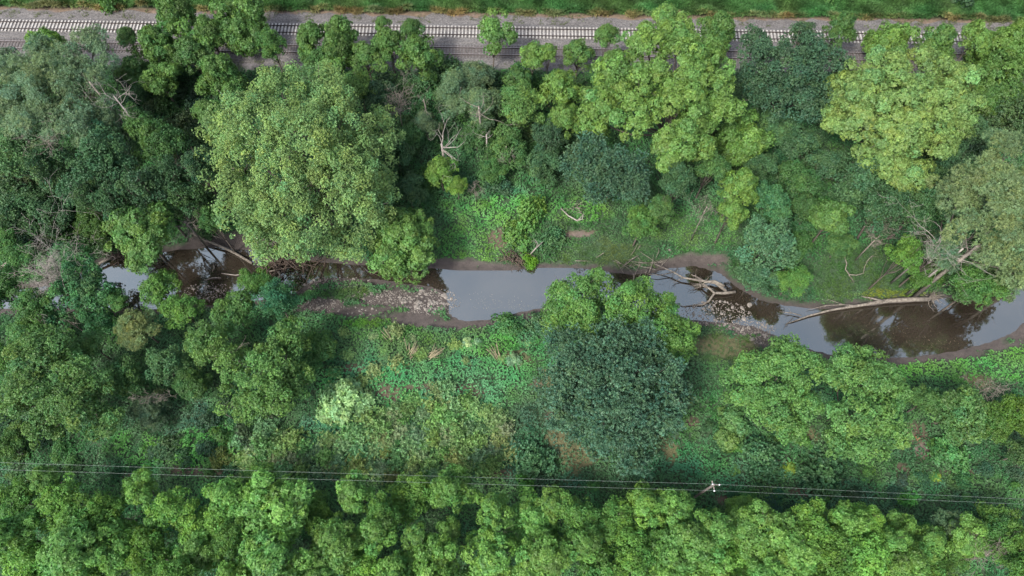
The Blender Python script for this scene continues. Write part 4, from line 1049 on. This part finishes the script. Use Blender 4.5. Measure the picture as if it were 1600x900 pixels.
dead_tree(760, 210, 7, 0, 2, .1, 2, 'short white horizontal dead limb right of the forked snag', M_white, 48, [(738,213,7.2),(768,205,8),(770,214,7)], (1, 3), .0)
dead_tree(791, 228, 7, 0, 2, .05, 3, 'hanging grey spray of dead twigs in the mid green tree', M_pale, 49, [(785,250,5.5),(792,256,5.2),(798,248,5.5),(788,240,6)], (3, 5), -.05)
dead_tree(742, 300, 2.5, 0, 1.6, .05, 3, 'low grey tangle of dead twigs right of the vivid little tree', M_pale, 50, [(736,288,3),(744,285,3.4),(750,292,3),(738,304,2.4),(748,306,2.2)], (3, 5), .05, name='dead_bush')
dead_tree(288, 345, 5, 0, 3, .13, 3, 'grey leafless tree spreading over the upper shore of the left pool', M_pale, 51, [(250,345,6),(262,352,5.6),(277,372,4),(300,368,4),(324,350,5.6),(305,330,6.5),(285,318,7),(262,330,6.5),(330,338,6)], (2, 4), .02)
dead_tree(78, 445, 5, 0, 3, .08, 3, 'dense silver-grey mass of dead twigs at the left bank', M_white, 52, [(60,425,6.5),(72,405,7.5),(90,395,7.5),(110,388,7.5),(52,440,5.5),(62,458,5),(85,410,7),(98,402,7),(70,420,7)], (4, 6), .05)
dead_tree(62, 502, 5, 0, 2.6, .1, 2, 'white forked dead branches below the silver-grey twigs', M_white, 53, [(28,480,6.5),(35,494,6),(50,476,6.8),(68,512,4.5),(80,490,5.5)], (2, 3), .0)
dead_tree(105, 500, 4.5, 0, 2.6, .08, 2, 'grey bare limbs in the lower part of the blue-tinged tree', M_pale, 54, [(95,470,5.5),(112,478,5.5),(125,505,4),(98,516,3.5)], (2, 4), .0)
dead_tree(1370, 372, 4, 0, 2, .09, 3, 'twiggy grey snag on the right bank below the dark shaded tree', M_pale, 55, [(1366,350,5.5),(1374,352,5.5),(1358,362,5),(1382,365,5),(1400,360,5),(1420,358,5.2),(1372,385,3.5)], (3, 5), .05)
dead_tree(1474, 370, 7, 0, 3, .12, 3, 'bleached upright dead limbs left of the pale olive willow', M_white, 56, [(1464,340,9),(1456,328,9.5),(1440,362,7.5),(1450,395,6),(1480,345,8.8),(1462,415,5),(1475,420,5)], (2, 4), .02)
dead_tree(1505, 388, 7, 0, 3, .13, 2, 'long white dead branch reaching down toward the right pool', M_white, 57, [(1528,412,5.5),(1555,430,4.6),(1490,380,7.5),(1518,365,8),(1500,350,8.5),(1545,425,5)], (2, 4), .0)
dead_tree(1532, 382, 8, 0, 3, .22, 1, 'thick tan leaning limbs of the pale olive willow', M_pale, 58, [(1585,372,11),(1556,350,11)], (1, 2), .0, name='bare_limb')
dead_tree(1105, 322, 5, 0, 2, .07, 3, 'grey dead branches left of the lowest bright tree tip', M_pale, 59, [(1068,322,5.5),(1080,312,6),(1125,318,5),(1098,340,4),(1115,330,4.5)], (2, 4), .0)
dead_tree(1542, 868, 7, 0, 3, .09, 3, 'grey leafless tree in the lower right corner of the grove', M_pale, 60, [(1515,845,8),(1530,838,8.5),(1552,842,8.5),(1575,860,8),(1590,850,8),(1560,885,7),(1522,872,7.5),(1505,860,7.5)], (3, 5), .04)
dead_tree(1348, 655, 8.5, 0, 2, .07, 3, 'bare grey twigs in the top of the right one of the paired trees', M_pale, 61, [(1340,640,9.4),(1350,636,9.6),(1362,650,9.2),(1335,662,8.6),(1360,665,8.4)], (2, 4), .05)
dead_tree(1545, 606, 5, 0, 2, .06, 3, 'grey-brown leafless bush at the right edge above the wide bush-tree', M_pale, 62, [(1528,600,6),(1540,592,6.4),(1555,598,6.2),(1565,606,6),(1535,612,5.5)], (3, 5), .05, name='dead_bush')
dead_tree(772, 838, 6, 0, 2, .07, 3, 'bare twigs in a gap of the lower grove near the middle', M_pale, 63, [(760,822,7.5),(775,815,8),(788,825,7.5),(768,850,6)], (2, 4), .05)
dead_tree(350, 560, 8.5, 0, 2, .08, 2, 'bare curved limbs beside the light green tree below the gravel patch', M_pale, 64, [(328,550,9),(362,566,8.6),(385,550,9),(392,538,9.4)], (1, 3), .0)
dead_tree(345, 640, 5, 0, 2, .06, 2, 'forked pale dead twig at the foot of the spreading tree', M_pale, 65, [(352,632,5.8),(362,626,6.2),(368,632,6)], (2, 3), .05)
dead_tree(240, 620, 5, 0, 2, .05, 3, 'thin grey dead branches over the nettle patch', M_pale, 66, [(225,615,6),(240,605,6.4),(255,622,5.6),(248,640,5)], (3, 5), .0)

def log(pts, rads, label, mat, name='fallen_log', cat='log', subs=(), roots=None, seed=1):
    """pts: (px,py,z)"""
    rng = np.random.default_rng(seed); Q = [pz(*p) for p in pts]; o = Q[len(Q) // 2].copy()
    root = tag(empty(name, tuple(o)), label, cat)
    b = MB(); b.tube([q - o for q in Q], [q * .78 for q in rads], 8); mobj('trunk', b.mesh('trunk', mat), root)
    if subs:
        for sp, sr in subs:
            b = MB(); S = [pz(*p) - o for p in sp]; b.tube(S, list(np.linspace(sr, sr * .25, len(S))), 6)
            for q in range(2): branchy(b, rng, S[-2], fnorm(S[-1] - S[-2] + rng.normal(size=3) * .5), .9, sr * .35, 1)
            mobj('branch', b.mesh('branch', mat), root)
    if roots:
        b = MB(); f = pz(*roots[0]) - o
        for k in range(roots[1]):
            d = fnorm(rng.normal(size=3) * .7 + np.array(roots[2])); branchy(b, rng, f, d, roots[3] * rng.uniform(.5, 1.1), .07, 1, 0, .5)
        mobj('roots', b.mesh('roots', M_brown if mat is M_brown else M_pale), root)
    return root
log([(1452,467,-1.6),(1420,468,-1.6),(1385,470,-1.5),(1350,476,-1.6),(1300,484,-1.8),(1265,493,-1.9),(1240,502,-2.0),(1228,506,-2.25)], [.52,.48,.42,.30,.22,.17,.12,.07],
    'long bleached fallen log lying along the upper shore of the right pool', M_pale,
    subs=[([(1382,471,-1.4),(1362,466,-1.2),(1345,463,-1.0)], .2), ([(1345,478,-1.6),(1318,476,-1.6),(1292,477,-1.7),(1262,484,-2.0)], .12), ([(1326,478,-1.5),(1306,472,-1.2),(1292,467,-1.0)], .07), ([(1252,493,-1.9),(1238,489,-1.8),(1218,487,-1.9)], .11), ([(1240,496,-2),(1230,505,-2.1),(1224,515,-2.25)], .06)],
    roots=((1452, 466, -1.5), 20, (.5, .25, .5), 2.2), seed=3)
log([(1135,455,-1.7),(1118,442,-1.5),(1098,439,-1.4),(1068,434,-1.4),(1050,424,-1.2),(1022,412,-.8)], [.3,.28,.24,.18,.12,.05], 'long pale driftwood trunk pointing to the upper left in the creek jam', M_pale, 'driftwood', 'driftwood',
    subs=[([(1068,434,-1.4),(1058,438,-1.6),(1052,443,-1.9)], .08), ([(1098,438,-1.4),(1088,432,-1.2),(1080,429,-1)], .16)], seed=4)
log([(1149,456,-1.7),(1132,458,-1.6),(1116,458,-1.6),(1108,470,-1.9),(1098,476,-2),(1082,477,-2.1),(1066,479,-2.2)], [.3,.3,.24,.2,.17,.12,.08], 'curved pale driftwood trunk bending to the lower left in the creek jam', M_pale, 'driftwood', 'driftwood',
    subs=[([(1068,479,-2.2),(1056,474,-2.1),(1050,470,-2.1)], .06)], seed=5)
log([(1132,447,-1.4),(1116,439,-1.3),(1100,441,-1.3)], [.26,.24,.2], 'short thick parallel trunk at the upper edge of the creek jam', M_pale, 'driftwood', 'driftwood', seed=6)
log([(1118,459,-1.5),(1106,449,-1.4),(1098,443,-1.4)], [.22,.2,.14], 'brown root stump in the middle of the creek jam', M_pale, 'driftwood', 'driftwood', roots=((1097, 446, -1.5), 16, (-.3, 0, .1), 1.9), seed=7)
log([(300,364,-.6),(318,374,-1),(345,385,-1.5),(368,396,-1.9),(394,411,-2.1)], [.20,.22,.24,.26,.26], 'straight pale fallen trunk slanting down across the left pool', M_pale, subs=[([(330,380,-1.3),(322,384,-1.4),(310,388,-1.8)], .05)], seed=8)
log([(388,427,-2.1),(368,430,-2.1),(346,427,-2.1)], [.1,.13,.08], 'short white branch in the water at the foot of the slanting trunk', M_white, 'fallen_branch', 'branch', seed=9)
log([(345,434,-2.1),(332,434,-2.1),(320,438,-2.2)], [.1,.12,.07], 'white curved stick in the water beside the gravel patch', M_white, 'fallen_branch', 'branch', seed=10)
log([(333,410,-2.3),(335,418,-2.1),(332,424,-2.2)], [.07,.12,.1], 'small stub of wood sticking out of the left pool', M_pale, 'fallen_branch', 'branch', seed=11)
log([(435,424,-1.2),(438,430,-1.6),(432,438,-2.0)], [.28,.24,.2], 'pale broken stump at the right of the brown debris jam', M_pale, 'broken_stump', 'stump', seed=12)
log([(420,424,-1.8),(440,420,-1.7),(468,415,-1.6)], [.1,.1,.07], 'long pale stick leaning across the brown debris jam', M_pale, 'fallen_branch', 'branch', seed=13)
log([(148,416,-1.6),(160,409,-1.5),(176,402,-1.4)], [.26,.26,.22], 'dark log on the shore left of the bright tree over the water', M_pale, seed=14)
log([(848,378,.2),(838,387,-.2),(828,398,-1.2)], [.1,.13,.12], 'white forked branch standing out of the brush pile by the pool', M_white, 'fallen_branch', 'branch', subs=[([(838,387,-.2),(840,380,.6),(836,374,.9)], .08)], seed=15)
log([(912,335,1.2),(902,345,.7),(888,337,.8),(876,325,.8)], [.08,.17,.13,.08], 'pale broken dead limb on the vines above the bare bank', M_white, 'fallen_branch', 'branch', subs=[([(902,345,.7),(910,342,1.2),(912,333,1.6)], .1)], seed=16)
log([(1316,386,2.0),(1322,394,1.6),(1320,402,1.2),(1323,412,.9),(1321,421,.6),(1327,429,.4),(1338,430,.5),(1349,427,.8),(1351,416,1.2),(1357,407,1.6)], [.05,.07,.08,.10,.10,.10,.08,.07,.06,.03], 'crooked pale branch bent like a hook on the right bank grass', M_pale, 'fallen_branch', 'branch', subs=[([(1326,429,.4),(1331,436,.0),(1334,440,-.2)], .07), ([(1353,410,1.6),(1362,400,2),(1375,402,1.8)], .06)], seed=17)
log([(1055,425,-1.3),(1030,430,-1.5),(1010,428,-1.6)], [.1,.08,.04], 'thin branch lying along the upper shore left of the driftwood', M_pale, 'fallen_branch', 'branch', seed=18)
log([(0,420,-1),(14,408,-.6),(22,404,-.4)], [.34,.3,.2], 'broken trunk at the left edge above the mud', M_pale, seed=19)
def jam(px, py, z, spread_, n, L, label, name, mat, seed, r=.06):
    rng = np.random.default_rng(seed); o = pz(px, py, z); b = MB()
    for _ in range(n):
        p = rng.normal(size=3) * np.array([spread_, spread_ * .6, .3]); d = fnorm(rng.normal(size=3) * np.array([1, .8, .35])); l = L * rng.uniform(.4, 1.1)
        b.tube([p - d * l / 2, p + rng.normal(size=3) * .12, p + d * l / 2], [r * rng.uniform(.5, 1.4), r, r * .4], 4)
    return tag(mobj(name, b.mesh(name, mat), None, tuple(o)), label, 'brush pile')
jam(430, 408, -1.5, 1.6, 90, 3, 'brown tangled debris jam under the right foot of the huge cottonwood', 'debris_jam', M_brown, 71, .08)
jam(470, 410, -1.7, 2.2, 40, 3, 'thin dark sticks stranded along the shore under the huge cottonwood', 'debris_jam', M_brown, 72)
jam(186, 400, -1.4, .9, 50, 1.8, 'small dark brush pile left of the bright tree over the water', 'brush_pile', M_brown, 73)
jam(806, 404, -1.6, 1.1, 90, 2.2, 'brown brush pile at the upper shore of the open pool', 'brush_pile', M_brown, 74, .06)
jam(1202, 424, .9, .8, 80, 1.4, 'reddish-brown pile of dead leaves and brush in the blue-green bushes', 'brush_pile', M_brown, 75, .08)
jam(900, 325, .6, 1.0, 16, 2, 'loose dry sticks on the vine-covered bank above the pool', 'brush_pile', M_pale, 76, .05)
jam(990, 410, -1.4, 2.6, 34, 3, 'washed-up thin sticks on the grassy upper shore left of the driftwood', 'brush_pile', M_pale, 77, .05)
jam(600, 412, -1.6, 2.2, 34, 2.4, 'dark sticks on the shore beside the small overhanging round tree', 'brush_pile', M_brown, 78, .05)
jam(1240, 436, -.2, .6, 24, 2, 'pale sticks below the reddish-brown pile of dead leaves', 'brush_pile', M_pale, 79, .07)
jam(12, 430, -1.8, 1.2, 40, 2, 'grey sticks piled on the mud at the left edge', 'brush_pile', M_pale, 80, .07)
def stalks(px, py, d, n, label, seed):
    rng = np.random.default_rng(seed); x, y, z = gp(px, py); b = MB()
    for _ in range(n):
        a = d + rng.normal() * .28; e = rng.uniform(.15, .6); l = rng.uniform(1.2, 2.6); v = np.array([math.cos(a) * math.cos(e), math.sin(a) * math.cos(e), math.sin(e)])
        p = rng.normal(size=3) * np.array([.2, .2, .02]); b.tube([p, p + v * l * .5 + [0, 0, .1], p + v * l], [.05, .045, .03], 4)
    tag(mobj('dry_stalks', b.mesh('dry_stalks', M_stalk), None, (x, y, z + .2)), label, 'dry stalks')
stalks(640, 560, .9, 9, 'fan of dry tan stalks at the left of the flattened ones', 91)
stalks(672, 558, .6, 16, 'largest fan of flattened dry tan stalks in the clearing', 92)
stalks(778, 562, 2.1, 12, 'dry stalks pointing to the upper left near the blue-green tree', 93)
stalks(612, 534, 2.2, 6, 'small dry stalks nearest the muddy bar', 94)
stalks(640, 552, 1.6, 5, 'upright pale dry stalk pair between the fans', 95)

# ---------------------------------------------------------------- utility pole and power lines
PZ = 10.2
p0 = pz(1115.2, 757.5, PZ); g = float(hz(p0[0], p0[1])); o = np.array([p0[0], p0[1], g])
pole = tag(empty('utility_pole', tuple(o)), 'weathered wooden utility pole with crossarm standing below the clearing', 'utility pole')
b = MB(); b.tube([np.array([0, 0, -.5]), np.array([0, 0, 5]), p0 - o + [0, 0, .3]], [.17, .145, .12], 12); mobj('pole', b.mesh('pole', M_pole), pole)
wa = [pz(1113.8, 756.3, PZ + .35), pz(1116.5, 766.6, PZ + .35)]
ctr = (wa[0] + wa[1]) / 2; dv = fnorm(wa[1] - wa[0])
b = MB(); b.box(p0 - o + [0, 0, .0] + (ctr - p0) * [1, 1, 0] * .5, .62, .06, .06, (dv[0], dv[1])); mobj('crossarm', b.mesh('crossarm', M_pale, False), pole)
def insul(q):
    b = MB(); b.tube([q + [0, 0, -.3], q + [0, 0, -.16], q + [0, 0, -.15], q + [0, 0, -.08], q + [0, 0, -.07], q + [0, 0, .0]], [.03, .03, .10, .09, .06, .05], 10); mobj('insulator', b.mesh('insulator', M_porc, False), pole)
insul(wa[0] - o); insul(wa[1] - o); insul(p0 - o + [.62, -.02, .3])
b = MB(); b.tube([p0 - o, p0 - o + [.62, -.02, .02]], [.035, .035], 6); mobj('bracket', b.mesh('bracket', M_pale, False), pole)
for i, (w0, L0, R0, lab) in enumerate(((wa[0], (0, 722), (1600, 779), 'upper one of the two thin power lines crossing above the lower grove'), (wa[1], (0, 733), (1600, 787), 'lower one of the two thin power lines crossing above the lower grove'))):
    a = pz(L0[0], L0[1], PZ + .1); c = pz(R0[0], R0[1], PZ + .1); pts = []
    for (A, B, sg) in ((w0, w0 + (a - w0) * 1.25, .5), (w0, w0 + (c - w0) * 2.0, .4)):
        q = [A * (1 - t) + B * t - np.array([0, 0, sg * 4 * t * (1 - t)]) for t in np.linspace(0, 1, 25)]
        pts = (q[::-1] + pts) if not pts else pts[:-1] + q
    b = MB(); b.tube([q - w0 for q in pts], [.009] * len(pts), 5)
    tag(mobj('power_line', b.mesh('power_line', M_wire), None, tuple(w0)), lab, 'power line')
# small orange tub on the bare soil at the right
def tub():
    x, y, z = gp(1431, 682); b = MB()
    b.tube([np.array([0, 0, 0.]), np.array([0, 0, .05]), np.array([0, 0, .5]), np.array([0, 0, .55])], [.2, .24, .3, .33], 14)
    t = tag(mobj('plastic_tub', b.mesh('plastic_tub', M_orange), None, (x, y, z + .1)), 'small orange-tan plastic tub lying on the bare soil at the right', 'tub'); t.rotation_euler = (1.2, .2, .3)
tub()
print('quads', sum(len(m.polygons) for m in bpy.data.meshes))

for o_ in bpy.data.objects:
    if 'label' in o_ and len(o_['label'].replace('-', ' ').split()) > 16: print('LONG', o_['label'])
